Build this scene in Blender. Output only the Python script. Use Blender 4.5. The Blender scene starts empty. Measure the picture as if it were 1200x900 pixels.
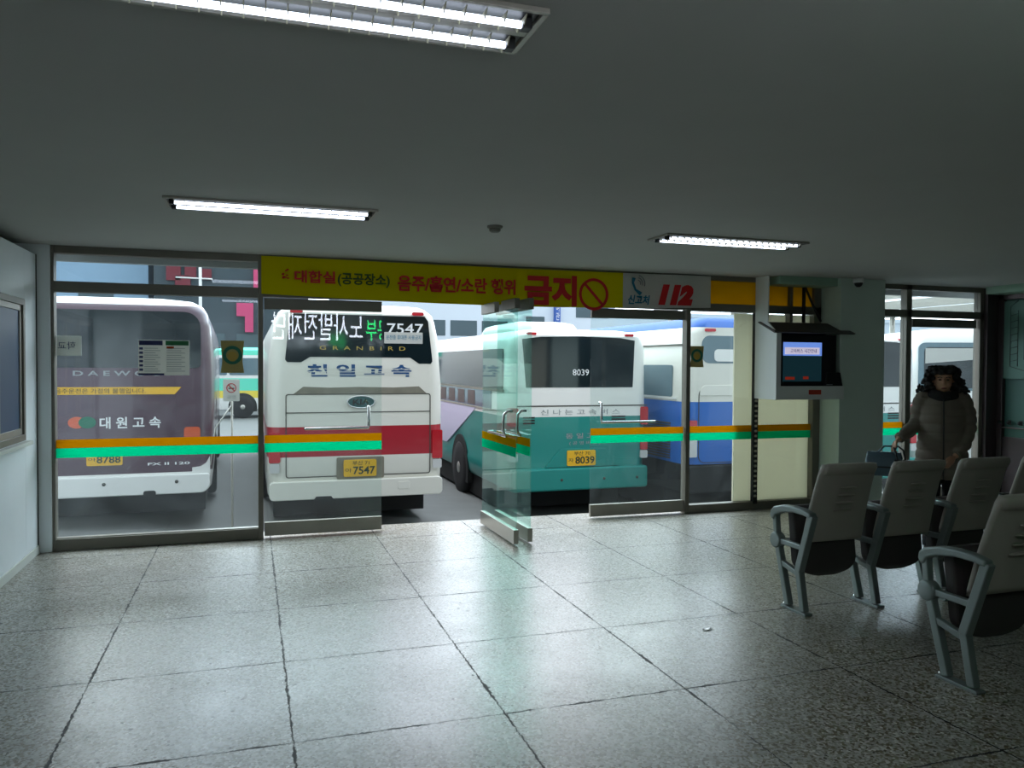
import bpy, bmesh, math, random
from mathutils import Vector, Matrix
random.seed(7)
S = bpy.context.scene
COL = S.collection
PI = math.pi

# ------------------------------------------------------------------ camera, sky, exposure
cd = bpy.data.cameras.new('camera'); cam = bpy.data.objects.new('camera', cd); COL.objects.link(cam)
r = Vector((.950, -.312, .005)); f = Vector((.312, .950, -.0236)).normalized()
yaw, pitch, roll = 0.3175, -0.0236, 0.0055
f = Vector((math.sin(yaw)*math.cos(pitch), math.cos(yaw)*math.cos(pitch), math.sin(pitch)))
r0 = Vector((math.cos(yaw), -math.sin(yaw), 0)); u0 = r0.cross(f)
r = math.cos(roll)*r0 + math.sin(roll)*u0; u = -math.sin(roll)*r0 + math.cos(roll)*u0
cam.matrix_world = Matrix(((r.x, u.x, -f.x, 0), (r.y, u.y, -f.y, 0), (r.z, u.z, -f.z, 1.6), (0, 0, 0, 1)))
cd.sensor_width = 36; cd.lens = 930.64/1200*36; cd.clip_end = 300
S.camera = cam

world = bpy.data.worlds.new('overcast_sky'); S.world = world; world.use_nodes = True
wn = world.node_tree.nodes; wl = world.node_tree.links
SKY = 1.25      # dull side of the overcast sky
GLOW = 4.2      # extra brightness round the hidden sun, beyond the coaches
bg = wn['Background']
tc = wn.new('ShaderNodeTexCoord'); nz = wn.new('ShaderNodeTexNoise'); nz.inputs['Scale'].default_value = 2.2; nz.inputs['Detail'].default_value = 5
cr = wn.new('ShaderNodeValToRGB'); cr.color_ramp.elements[0].color = (.66, .80, .95, 1); cr.color_ramp.elements[1].color = (.93, .97, 1, 1)
cr.color_ramp.elements[0].position = .35; cr.color_ramp.elements[1].position = .65
wl.new(tc.outputs['Generated'], nz.inputs['Vector']); wl.new(nz.outputs['Fac'], cr.inputs['Fac']); wl.new(cr.outputs['Color'], bg.inputs['Color'])
dt = wn.new('ShaderNodeVectorMath'); dt.operation = 'DOT_PRODUCT'; dt.inputs[1].default_value = Vector((.12, .82, .56)).normalized()
gm = wn.new('ShaderNodeMapRange'); gm.interpolation_type = 'SMOOTHERSTEP'; gm.inputs['From Min'].default_value = .0; gm.inputs['From Max'].default_value = 1; gm.inputs['To Min'].default_value = SKY; gm.inputs['To Max'].default_value = SKY+GLOW
wl.new(tc.outputs['Generated'], dt.inputs[0]); wl.new(dt.outputs['Value'], gm.inputs['Value']); wl.new(gm.outputs['Result'], bg.inputs['Strength'])

S.view_settings.view_transform = 'Standard'; S.view_settings.look = 'None'
S.view_settings.gamma = 1; S.view_settings.use_curve_mapping = False
S.view_settings.exposure = 0.35
LAMP = 3.4      # tube brightness of the ceiling lamps
LED = 10.0      # brightness of the light board

# ------------------------------------------------------------------ materials
def lin(c):
    c = c/255.0
    return c/12.92 if c <= .04045 else ((c+.055)/1.055)**2.4
def rgb(*c): return (lin(c[0]), lin(c[1]), lin(c[2]), 1)
MATS = {}
def mat(name, color, rough=.5, metal=0, var=0.0, scale=6, bump=0, coat=0, spec=.5, emit=0):
    if name in MATS: return MATS[name]
    m = bpy.data.materials.new(name); m.use_nodes = True; MATS[name] = m
    n, l = m.node_tree.nodes, m.node_tree.links; b = n['Principled BSDF']
    c = rgb(*color)
    b.inputs['Base Color'].default_value = c; b.inputs['Roughness'].default_value = rough; b.inputs['Metallic'].default_value = metal
    b.inputs['Coat Weight'].default_value = coat; b.inputs['Specular IOR Level'].default_value = spec
    if emit: b.inputs['Emission Color'].default_value = c; b.inputs['Emission Strength'].default_value = emit
    if var or bump:
        t = n.new('ShaderNodeTexCoord'); z = n.new('ShaderNodeTexNoise'); z.inputs['Scale'].default_value = scale; z.inputs['Detail'].default_value = 6
        l.new(t.outputs['Object'], z.inputs['Vector'])
        if var:
            mx = n.new('ShaderNodeMix'); mx.data_type = 'RGBA'
            mx.inputs['A'].default_value = tuple(v*(1-var) for v in c[:3])+(1,); mx.inputs['B'].default_value = tuple(min(1, v*(1+var)) for v in c[:3])+(1,)
            l.new(z.outputs['Fac'], mx.inputs['Factor']); l.new(mx.outputs['Result'], b.inputs['Base Color'])
        if bump:
            bp = n.new('ShaderNodeBump'); bp.inputs['Strength'].default_value = bump; bp.inputs['Distance'].default_value = .01
            l.new(z.outputs['Fac'], bp.inputs['Height']); l.new(bp.outputs['Normal'], b.inputs['Normal'])
    return m
def M(*names): return [MATS[x] for x in names]

def glass(name, tint, dirt, refl=1.0, scale=2.0):
    """clear pane with a thin uneven film of dirt"""
    m = bpy.data.materials.new(name); m.use_nodes = True; MATS[name] = m
    n, l = m.node_tree.nodes, m.node_tree.links; n.clear()
    out = n.new('ShaderNodeOutputMaterial'); tr = n.new('ShaderNodeBsdfTransparent'); tr.inputs['Color'].default_value = (*tint, 1)
    gl = n.new('ShaderNodeBsdfGlossy'); gl.inputs['Roughness'].default_value = 0.0; gl.inputs['Color'].default_value = (1, 1, 1, 1)
    lw = n.new('ShaderNodeLayerWeight'); lw.inputs['Blend'].default_value = .5
    p = n.new('ShaderNodeMath'); p.operation = 'POWER'; p.inputs[1].default_value = 5; l.new(lw.outputs['Facing'], p.inputs[0])
    a = n.new('ShaderNodeMath'); a.operation = 'MULTIPLY_ADD'; a.inputs[1].default_value = .8; a.inputs[2].default_value = .04*refl; l.new(p.outputs[0], a.inputs[0])
    mx = n.new('ShaderNodeMixShader'); l.new(a.outputs[0], mx.inputs[0]); l.new(tr.outputs[0], mx.inputs[1]); l.new(gl.outputs[0], mx.inputs[2])
    df = n.new('ShaderNodeBsdfDiffuse'); df.inputs['Color'].default_value = (.75, .82, .84, 1)
    tl = n.new('ShaderNodeBsdfTranslucent'); tl.inputs['Color'].default_value = (.75, .82, .84, 1)
    d2 = n.new('ShaderNodeMixShader'); d2.inputs[0].default_value = .5; l.new(df.outputs[0], d2.inputs[1]); l.new(tl.outputs[0], d2.inputs[2])
    t = n.new('ShaderNodeTexCoord'); z = n.new('ShaderNodeTexNoise'); z.inputs['Scale'].default_value = scale; z.inputs['Detail'].default_value = 7; z.inputs['Distortion'].default_value = 1.2
    l.new(t.outputs['Object'], z.inputs['Vector'])
    mr = n.new('ShaderNodeMapRange'); mr.inputs['From Min'].default_value = .3; mr.inputs['From Max'].default_value = .75; mr.inputs['To Min'].default_value = dirt*.35; mr.inputs['To Max'].default_value = dirt*1.8
    l.new(z.outputs['Fac'], mr.inputs['Value'])
    m2 = n.new('ShaderNodeMixShader'); l.new(mr.outputs[0], m2.inputs[0]); l.new(mx.outputs[0], m2.inputs[1]); l.new(d2.outputs[0], m2.inputs[2])
    l.new(m2.outputs[0], out.inputs['Surface'])
    return m
glass('glass_dirty', (.93, .965, .965), .024); glass('glass_door', (.92, .965, .955), .014); glass('glass_green', (.80, .955, .915), .035); glass('glass_clean', (.93, .97, .97), .012)

def film(name, color, k=.5):
    """coloured adhesive film on glass: part diffuse, part glowing through from behind"""
    m = bpy.data.materials.new(name); m.use_nodes = True; MATS[name] = m
    n, l = m.node_tree.nodes, m.node_tree.links; n.clear(); c = rgb(*color)
    out = n.new('ShaderNodeOutputMaterial'); d = n.new('ShaderNodeBsdfDiffuse'); t = n.new('ShaderNodeBsdfTranslucent'); x = n.new('ShaderNodeMixShader')
    d.inputs['Color'].default_value = c; t.inputs['Color'].default_value = c; x.inputs[0].default_value = k
    l.new(d.outputs[0], x.inputs[1]); l.new(t.outputs[0], x.inputs[2]); l.new(x.outputs[0], out.inputs['Surface'])
    return m
film('film_orange', (208, 166, 18), .8); film('film_green', (0, 214, 176), .85); film('film_yellow', (220, 182, 18), .55); film('canvas_white', (245, 247, 248), .8)
film('paper_white', (222, 222, 216), .3); film('board_cream', (236, 233, 214), .42); film('cloth_yellow', (222, 205, 8), .12)

mat('ceiling_paint', (184, 184, 180), .85, var=.04, scale=3); mat('wall_paint', (232, 238, 240), .6, var=.05, scale=3)
mat('pillar_paint', (202, 218, 208), .6, var=.04); mat('gap_shade', (30, 32, 32), .9)
mat('aluminium', (168, 164, 154), .38, .4, var=.08, scale=9); mat('aluminium_dark', (122, 118, 108), .45, .3, var=.08); mat('steel', (196, 194, 186), .28, .85, var=.05)
mat('chrome', (225, 225, 225), .12, 1); mat('rubber', (28, 28, 30), .8); mat('black_plastic', (22, 22, 24), .45); mat('seam_dark', (48, 50, 50), .8)
mat('white_plastic', (225, 226, 224), .45); mat('concrete', (150, 152, 150), .85, var=.12, scale=4); mat('skirting', (205, 208, 200), .6)
mat('asphalt', (104, 106, 104), .75, var=.14, scale=2.5, bump=.25)
mat('coach_white', (236, 236, 232), .3, var=.035, scale=1.5, coat=.3); mat('coach_cream', (228, 226, 216), .34, var=.05, scale=1.5, coat=.2)
mat('coach_purple', (80, 56, 70), .28, var=.2, scale=2.5, coat=.5); mat('coach_red', (168, 26, 44), .35, var=.05, coat=.3)
mat('coach_teal', (4, 134, 126), .32, var=.06, scale=2, coat=.3); mat('coach_blue', (40, 104, 190), .3, var=.06, scale=2, coat=.3); mat('coach_roofblue', (34, 88, 164), .55, var=.08, coat=0, spec=.3)
mat('coach_lilac', (206, 200, 226), .35); mat('coach_mint', (96, 226, 194), .35); mat('coach_yellow', (236, 212, 70), .4); mat('coach_under', (18, 20, 20), .8)
mat('coach_glass', (22, 34, 38), .06, spec=.6, var=.3, scale=1.2); mat('coach_glass_pale', (96, 120, 130), .1, spec=.6, var=.2, scale=1.5); mat('cabin_trim', (84, 70, 68), .5)
mat('plate_yellow', (236, 182, 30), .45); mat('plate_ink', (40, 60, 40), .6); mat('lamp_red', (190, 24, 40), .2, coat=.5); mat('lamp_clear', (206, 206, 206), .15, coat=.5); mat('lamp_amber', (214, 92, 50), .2, coat=.5)
mat('ink_blue', (8, 70, 124), .5); mat('ink_white', (238, 240, 240), .5); mat('ink_grey', (150, 156, 158), .5); mat('ink_dark', (50, 52, 40), .6); mat('ink_navy', (40, 50, 100), .6); mat('ink_red', (196, 26, 30), .5); mat('ink_green', (20, 110, 60), .5); mat('ink_teal', (30, 120, 150), .5); mat('ink_gold', (190, 160, 70), .5)
mat('grime', (126, 122, 108), .8, var=.3, scale=8); mat('panel_gap', (70, 68, 62), .8); mat('badge_green', (40, 84, 84), .3, coat=.4)
mat('seat_plastic', (164, 158, 148), .5, var=.03); mat('seat_plastic_shaded', (62, 58, 56), .6); mat('cast_metal', (128, 138, 136), .4, .4, var=.05)
mat('gold_paper', (176, 160, 96), .6); mat('leaf_green', (40, 120, 96), .6); mat('brick_red', (124, 42, 56), .7); mat('pink_sign', (226, 76, 128), .6)
mat('building_dark', (72, 84, 92), .8, var=.3, scale=.5); mat('building_pale', (214, 226, 236), .7, var=.06, scale=.5); mat('sky_block_blue', (150, 180, 206), .7, var=.06, scale=.4); mat('building_window', (70, 92, 100), .2); mat('sign_blue', (60, 100, 180), .5)
mat('skin', (186, 140, 112), .5); mat('hair', (16, 14, 14), .6, bump=.6, scale=40); mat('coat_cloth', (112, 102, 90), .75, var=.1, scale=20); mat('scarf_cloth', (20, 20, 22), .9); mat('trouser_cloth', (26, 26, 30), .9); mat('shoe_leather', (20, 18, 18), .4); mat('bag_leather', (78, 98, 110), .5, var=.08); mat('lip', (120, 60, 56), .5); mat('eye_dark', (20, 16, 14), .2)
mat('tin_white', (222, 226, 224), .5, var=.03); mat('sensor_grey', (120, 118, 112), .6); mat('glossy_paper', (250, 250, 250), .3, spec=1); mat('hood_dark', (74, 70, 66), .6); mat('red_label', (190, 60, 40), .6); mat('partition_teal', (60, 100, 92), .5, var=.1, scale=3); mat('partition_frame', (86, 76, 78), .4, .5); mat('poster_teal', (92, 128, 118), .6, var=.08); mat('poster_line', (60, 70, 66), .7)
mat('blind_blue', (40, 74, 110), .4, var=.15, scale=1); mat('tube', (225, 236, 255), .5, emit=LAMP); mat('reflector', (74, 76, 76), .4, .1); mat('louvre', (170, 166, 140), .4)
mat('screen_dark', (30, 62, 72), .2, emit=.25); mat('screen_blue', (120, 160, 250), .3, emit=.55); mat('screen_white', (226, 218, 244), .3, emit=.5); mat('screen_red', (170, 50, 30), .3, emit=.25); mat('screen_ink', (60, 60, 110), .4, emit=.2)
mat('led_white', (240, 240, 255), .5, emit=LED); mat('led_green', (40, 255, 130), .5, emit=LED*.8)
mat('back_paint', (96, 104, 100), .7)
mat('header_paint', (150, 180, 160), .6)

def floor_material():
    m = bpy.data.materials.new('terrazzo'); m.use_nodes = True; MATS['terrazzo'] = m
    n, l = m.node_tree.nodes, m.node_tree.links; b = n['Principled BSDF']
    t = n.new('ShaderNodeTexCoord'); sep = n.new('ShaderNodeSeparateXYZ')
    wob = n.new('ShaderNodeTexNoise'); wob.inputs['Scale'].default_value = 26; wob.inputs['Detail'].default_value = 8; wob.inputs['Roughness'].default_value = .7
    l.new(t.outputs['Object'], wob.inputs['Vector'])
    def math_(op, a, bv=None, c=None):
        x = n.new('ShaderNodeMath'); x.operation = op
        for i, v in enumerate((a, bv, c)):
            if v is None: continue
            if isinstance(v, (int, float)): x.inputs[i].default_value = v
            else: l.new(v, x.inputs[i])
        return x.outputs[0]
    l.new(t.outputs['Object'], sep.inputs[0])
    w = math_('MULTIPLY_ADD', wob.outputs['Fac'], .036, -.018)
    def joint(axis, off, step, width, wig):
        a = math_('ADD', math_('ADD', axis, w), -off)
        a = math_('DIVIDE', a, step); fr = math_('FRACT', a); d = math_('ABSOLUTE', math_('SUBTRACT', fr, .5))
        d = math_('MULTIPLY', math_('SUBTRACT', .5, d), step)
        return math_('LESS_THAN', d, wig)
    big = n.new('ShaderNodeTexNoise'); big.inputs['Scale'].default_value = 5; big.inputs['Detail'].default_value = 7; big.inputs['Roughness'].default_value = .72; l.new(t.outputs['Object'], big.inputs['Vector'])
    wx = math_('MULTIPLY_ADD', math_('POWER', big.outputs['Fac'], 4), .062, .0006)
    wy = math_('MULTIPLY_ADD', math_('POWER', big.outputs['Fac'], 4), .06, .0007)
    jx = joint(sep.outputs['X'], -.773, .939, 0, wx); jy = joint(sep.outputs['Y'], 7.275, .959, 0, wy)
    j = math_('MAXIMUM', jx, jy)
    v1 = n.new('ShaderNodeTexVoronoi'); v1.inputs['Scale'].default_value = 88; l.new(t.outputs['Object'], v1.inputs['Vector'])
    bwv = n.new('ShaderNodeRGBToBW'); l.new(v1.outputs['Color'], bwv.inputs[0])
    ramp = n.new('ShaderNodeValToRGB'); e = ramp.color_ramp.elements
    e[0].position = 0; e[0].color = rgb(52, 46, 34); e[1].position = 1; e[1].color = rgb(214, 212, 204)
    for p, c in ((.22, (92, 80, 50)), (.34, (118, 112, 84)), (.46, (144, 142, 132)), (.62, (158, 156, 150)), (.8, (176, 174, 168))):
        q = e.new(p); q.color = rgb(*c)
    l.new(bwv.outputs[0], ramp.inputs[0])
    n2 = n.new('ShaderNodeTexNoise'); n2.inputs['Scale'].default_value = 2.2; n2.inputs['Detail'].default_value = 8; n2.inputs['Roughness'].default_value = .65; l.new(t.outputs['Object'], n2.inputs['Vector'])
    mr = n.new('ShaderNodeMapRange'); mr.inputs['From Min'].default_value = .3; mr.inputs['From Max'].default_value = .7; mr.inputs['To Min'].default_value = .78; mr.inputs['To Max'].default_value = 1.05; l.new(n2.outputs['Fac'], mr.inputs[0])
    mul = n.new('ShaderNodeMix'); mul.data_type = 'RGBA'; mul.blend_type = 'MULTIPLY'; mul.inputs['Factor'].default_value = 1
    l.new(ramp.outputs[0], mul.inputs['A']); l.new(mr.outputs[0], mul.inputs['B'])
    v2 = n.new('ShaderNodeTexVoronoi'); v2.inputs['Scale'].default_value = 24; l.new(t.outputs['Object'], v2.inputs['Vector'])
    sc = n.new('ShaderNodeSeparateColor'); l.new(v2.outputs['Color'], sc.inputs[0])
    rad = math_('MULTIPLY', math_('POWER', sc.outputs[0], 3.5), .2)
    pit = math_('LESS_THAN', v2.outputs['Distance'], rad)
    dark = math_('MAXIMUM', j, math_('MULTIPLY', pit, .8))
    mx = n.new('ShaderNodeMix'); mx.data_type = 'RGBA'; l.new(dark, mx.inputs['Factor']); l.new(mul.outputs['Result'], mx.inputs['A']); mx.inputs['B'].default_value = rgb(34, 34, 32)
    l.new(mx.outputs['Result'], b.inputs['Base Color'])
    b.inputs['Specular IOR Level'].default_value = 1.0
    ro = math_('MULTIPLY_ADD', dark, .4, math_('MULTIPLY_ADD', n2.outputs['Fac'], .2, .22)); l.new(ro, b.inputs['Roughness'])
    bp = n.new('ShaderNodeBump'); bp.inputs['Strength'].default_value = .35; bp.inputs['Distance'].default_value = .01
    hh = math_('SUBTRACT', math_('MULTIPLY', n2.outputs['Fac'], .5), dark); l.new(hh, bp.inputs['Height']); l.new(bp.outputs['Normal'], b.inputs['Normal'])
floor_material()

# ------------------------------------------------------------------ mesh builder
class MB:
    def __init__(s): s.v = []; s.f = []; s.m = []; s.sm = []
    def add(s, verts, faces, mi=0, smooth=False):
        o = len(s.v); s.v += [tuple(p) for p in verts]
        for q in faces: s.f.append([o+i for i in q]); s.m.append(mi); s.sm.append(smooth)
        return s
    def box(s, x0, x1, y0, y1, z0, z1, mi=0):
        return s.prism([(x0, y0), (x1, y0), (x1, y1), (x0, y1)], 'z', z0, z1, mi)
    def prism(s, pts, axis, a, b, mi=0, smooth=False):
        if axis == 'z': P = lambda p, t: (p[0], p[1], t)
        elif axis == 'y': P = lambda p, t: (p[0], t, p[1])
        else: P = lambda p, t: (t, p[0], p[1])
        n = len(pts); vs = [P(p, a) for p in pts]+[P(p, b) for p in pts]
        fs = [list(range(n))[::-1], list(range(n, 2*n))]
        s.add(vs, fs, mi)
        o = len(s.v)-2*n
        for i in range(n):
            k = (i+1) % n
            s.f.append([o+i, o+k, o+n+k, o+n+i]); s.m.append(mi); s.sm.append(smooth)
        return s
    def tube(s, path, rad, n=8, mi=0):
        path = [Vector(p) for p in path]; N = len(path)
        rads = rad if isinstance(rad, (list, tuple)) else [rad]*N
        t0 = (path[1]-path[0]).normalized(); up = Vector((0, 0, 1)) if abs(t0.z) < .9 else Vector((1, 0, 0))
        a = t0.cross(up).normalized(); vs = []
        for i, p in enumerate(path):
            t = (path[min(i+1, N-1)]-path[max(i-1, 0)]).normalized()
            a = (a-t*a.dot(t)).normalized(); b = t.cross(a)
            for k in range(n):
                w = 2*PI*k/n; vs.append(p+(a*math.cos(w)+b*math.sin(w))*rads[i])
        fs = [[i*n+k, i*n+(k+1) % n, (i+1)*n+(k+1) % n, (i+1)*n+k] for i in range(N-1) for k in range(n)]
        o = len(s.v); s.add(vs, fs, mi, True)
        s.f.append([o+k for k in range(n)][::-1]); s.m.append(mi); s.sm.append(False)
        s.f.append([o+(N-1)*n+k for k in range(n)]); s.m.append(mi); s.sm.append(False)
        return s
    def loft(s, rings, mi=0, smooth=True, cap=True, mis=None):
        n = len(rings[0]); o = len(s.v); vs = [p for q in rings for p in q]
        s.v += [tuple(p) for p in vs]
        for i in range(len(rings)-1):
            for k in range(n):
                s.f.append([o+i*n+k, o+i*n+(k+1) % n, o+(i+1)*n+(k+1) % n, o+(i+1)*n+k]); s.m.append(mis[i] if mis else mi); s.sm.append(smooth)
        if cap:
            s.f.append([o+k for k in range(n)][::-1]); s.m.append(mis[0] if mis else mi); s.sm.append(False)
            e = o+(len(rings)-1)*n; s.f.append([e+k for k in range(n)]); s.m.append(mis[-1] if mis else mi); s.sm.append(False)
        return s
    def lathe(s, prof, c, axis='x', n=28, mi=0):
        rings = []
        for rr, h in prof:
            ring = []
            for k in range(n):
                a = 2*PI*k/n; p, q = rr*math.cos(a), rr*math.sin(a)
                ring.append({'x': (c[0]+h, c[1]+p, c[2]+q), 'y': (c[0]+p, c[1]+h, c[2]+q), 'z': (c[0]+p, c[1]+q, c[2]+h)}[axis])
            rings.append(ring)
        return s.loft(rings, mi)
    def ball(s, c, rad, n=12, mi=0, rot=None):
        rx, ry, rz = rad if isinstance(rad, (tuple, list)) else (rad,)*3
        rings = []
        for i in range(1, n):
            th = PI*i/n; ring = []
            for k in range(2*n):
                a = PI*k/n; p = Vector((rx*math.sin(th)*math.cos(a), ry*math.sin(th)*math.sin(a), -rz*math.cos(th)))
                if rot is not None: p = rot @ p
                ring.append(Vector(c)+p)
            rings.append(ring)
        return s.loft(rings, mi)
    def mesh(s, name):
        me = bpy.data.meshes.new(name); me.from_pydata(s.v, [], s.f); me.update()
        me.polygons.foreach_set('material_index', s.m); me.polygons.foreach_set('use_smooth', s.sm)
        bm = bmesh.new(); bm.from_mesh(me); bmesh.ops.recalc_face_normals(bm, faces=bm.faces); bm.to_mesh(me); bm.free()
        return me
    def build(s, name, mats, parent=None, bevel=0, loc=None, rot=None, seg=2):
        me = s.mesh(name)
        for m in (mats if isinstance(mats, (list, tuple)) else [mats]): me.materials.append(MATS[m] if isinstance(m, str) else m)
        return link(name, me, parent, bevel, loc, rot, seg)
def link(name, me, parent=None, bevel=0, loc=None, rot=None, seg=2):
    o = bpy.data.objects.new(name, me); COL.objects.link(o)
    if parent is not None: o.parent = parent
    if loc is not None: o.location = loc
    if rot is not None: o.rotation_euler = rot
    if bevel:
        b = o.modifiers.new('bevel', 'BEVEL'); b.width = bevel; b.segments = seg; b.limit_method = 'ANGLE'; b.angle_limit = .6
    return o
def tag(o, label, cat, group=None, kind=None):
    o['label'] = label; o['category'] = cat
    if group: o['group'] = group
    if kind: o['kind'] = kind
    return o
def thing(name, label, cat, loc=(0, 0, 0), rz=0, group=None, kind=None):
    o = bpy.data.objects.new(name, None); COL.objects.link(o); o.empty_display_size = .1
    o.location = loc; o.rotation_euler = (0, 0, rz)
    return tag(o, label, cat, group, kind)
def copy_tree(o, parent=None):
    c = o.copy(); COL.objects.link(c)
    if parent is not None: c.parent = parent
    for ch in list(o.children): copy_tree(ch, c)
    return c
def rrect(x0, x1, z0, z1, rad=.03, n=5):
    R = rad if isinstance(rad, (list, tuple)) else [rad]*4
    out = []
    for (cx, cz, a0, q) in ((x1, z0, -PI/2, R[0]), (x1, z1, 0, R[1]), (x0, z1, PI/2, R[2]), (x0, z0, PI, R[3])):
        px = cx-q if cx == x1 else cx+q; pz = cz+q if cz == z0 else cz-q
        for i in range(n+1):
            a = a0+PI/2*i/n; out.append((px+q*math.cos(a), pz+q*math.sin(a)))
    return out
def text(name, s, x0, x1, z0, z1, y, material, parent=None, bold=0.0, mirror=False, axis='y', depth=.002, slant=0):
    """raised lettering filling the box x0..x1 by z0..z1, read from -y (axis y) """
    cu = bpy.data.curves.new(name, 'FONT'); cu.body = s; cu.offset = bold; cu.extrude = .01; cu.shear = slant; cu.resolution_u = 3
    t = bpy.data.objects.new(name, cu); COL.objects.link(t)
    dg = bpy.context.evaluated_depsgraph_get(); me = bpy.data.meshes.new_from_object(t.evaluated_get(dg)); me.name = name
    bpy.data.objects.remove(t); bpy.data.curves.remove(cu)
    xs = [v.co.x for v in me.vertices]; ys = [v.co.y for v in me.vertices]
    ax, bx, ay, by = min(xs), max(xs), min(ys), max(ys)
    for v in me.vertices:
        fx = (v.co.x-ax)/(bx-ax); fz = (v.co.y-ay)/(by-ay)
        if mirror: fx = 1-fx
        d = depth if v.co.z < 0 else 0
        if axis == 'y': v.co = (x0+fx*(x1-x0), y-(depth-d), z0+fz*(z1-z0))
        else: v.co = (y-(depth-d), x1-fx*(x1-x0), z0+fz*(z1-z0))
    me.materials.clear(); me.materials.append(MATS[material])
    bm = bmesh.new(); bm.from_mesh(me); bmesh.ops.recalc_face_normals(bm, faces=bm.faces); bm.to_mesh(me); bm.free()
    return link(name, me, parent)
def ring(mb, cx, cz, ro, ri, y0, y1, n=36, mi=0):
    pts = []
    for k in range(n):
        a = 2*PI*k/n; c, s_ = math.cos(a), math.sin(a)
        pts.append([(cx+ro*c, y0, cz+ro*s_), (cx+ro*c, y1, cz+ro*s_), (cx+ri*c, y1, cz+ri*s_), (cx+ri*c, y0, cz+ri*s_)])
    o = len(mb.v); mb.v += [p for q in pts for p in q]
    for k in range(n):
        for i in range(4):
            a, b = o+4*k, o+4*((k+1) % n); mb.f.append([a+i, a+(i+1) % 4, b+(i+1) % 4, b+i]); mb.m.append(mi); mb.sm.append(False)
    return mb
def remeshed(mb, name, voxel, mats, parent=None, smooth=4, post=None):
    """joins overlapping shapes of mb into one continuous surface"""
    me = mb.mesh(name); t = bpy.data.objects.new(name, me); COL.objects.link(t)
    a = t.modifiers.new('r', 'REMESH'); a.mode = 'VOXEL'; a.voxel_size = voxel
    if smooth: b = t.modifiers.new('s', 'SMOOTH'); b.iterations = smooth; b.factor = .5
    dg = bpy.context.evaluated_depsgraph_get(); me2 = bpy.data.meshes.new_from_object(t.evaluated_get(dg)); me2.name = name
    bpy.data.objects.remove(t)
    if post:
        for v in me2.vertices: v.co = post(v.co, v.normal)
    me2.materials.clear()
    for m in mats: me2.materials.append(MATS[m])
    me2.polygons.foreach_set('use_smooth', [True]*len(me2.polygons))
    return link(name, me2, parent)

# ------------------------------------------------------------------ the room
D = 7.615; CEIL = 2.589; XL = -1.70; XR = 8.85; YB = -5.0
def struct(name, mb, mats, label, cat, bevel=0):
    o = mb.build(name, mats, None, bevel); return tag(o, label, cat, kind='structure')
struct('floor', MB().box(-2.4, 9.4, YB-.1, 7.9, -.15, 0), 'terrazzo', 'worn grey terrazzo floor with dark cracked joints between square slabs', 'floor')
struct('ceiling', MB().box(-2.4, 9.4, YB-.1, 7.75, CEIL, CEIL+.2), 'ceiling_paint', 'plain grey painted ceiling of the waiting room', 'ceiling')
struct('wall_left', MB().box(XL-.09, XL, YB, 5.2, 0, 2.5).box(XL-.09, XL, 7.17, 7.545, 0, 2.5).box(XL-.09, XL, 5.2, 7.17, 0, .985).box(XL-.09, XL, 5.2, 7.17, 2.10, 2.5), 'wall_paint', 'white partition wall on the left with a small window', 'wall', .004)
struct('wall_back', MB().box(-2.4, 9.4, YB-.1, YB, 0, CEIL), 'back_paint', 'grey wall at the far end of the waiting room, behind the seats', 'wall')
struct('trim_1', MB().box(-2.4, -2.3, YB, 7.7, 0, CEIL), 'gap_shade', 'wall coloured dark as shade in the recess behind and above the white left partition', 'wall')  # near-black colour puts the shade of the gap on this wall
struct('baseboard_left', MB().box(XL, XL+.012, YB, 7.54, 0, .07), 'skirting', 'pale skirting strip along the foot of the left wall', 'baseboard', .003)
struct('wall_front', MB().box(-2.3, -1.6, 7.545, 7.75, 0, CEIL), 'wall_paint', 'narrow white wall pier between left partition and glass front', 'wall', .004)
struct('trim_2', MB().tube([(XL-.005, 7.53, .0), (XL-.005, 7.53, 2.5)], .012), 'seam_dark', 'thin dark strip running down the left corner', 'strip')  # thin dark upright strip in the corner
# left office window
w = thing('window_1', 'small aluminium sliding window with blue panes in the white left wall', 'window', (XL, 6.2, .985), kind='structure')
fr = MB()
for y0, y1, z0, z1 in ((-1.0, .97, 0, .05), (-1.0, .97, 1.065, 1.115), (.92, .97, .05, 1.065), (-1.0, -.95, .05, 1.065)): fr.box(-.075, .006, y0, y1, z0, z1)
fr.build('window_frame', 'aluminium_dark', w, .003)
MB().box(-.0, .05, -1.03, 1.0, -.035, -.005).build('window_sill', 'skirting', w, .004)
for y0, y1, dx in ((.30, .92, 0), (-.33, .33, -.03), (-.95, -.30, 0)):
    s_ = MB()
    for a0, a1, b0, b1 in ((y0, y1, .05, .10), (y0, y1, 1.02, 1.065), (y0, y0+.045, .10, 1.02), (y1-.045, y1, .10, 1.02)): s_.box(-.035+dx, -.008+dx, a0, a1, b0, b1)
    so = s_.build('sash', 'aluminium', w, .002)
    MB().box(-.025+dx, -.018+dx, y0+.045, y1-.045, .10, 1.02).build('pane', 'blind_blue', so)

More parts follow.
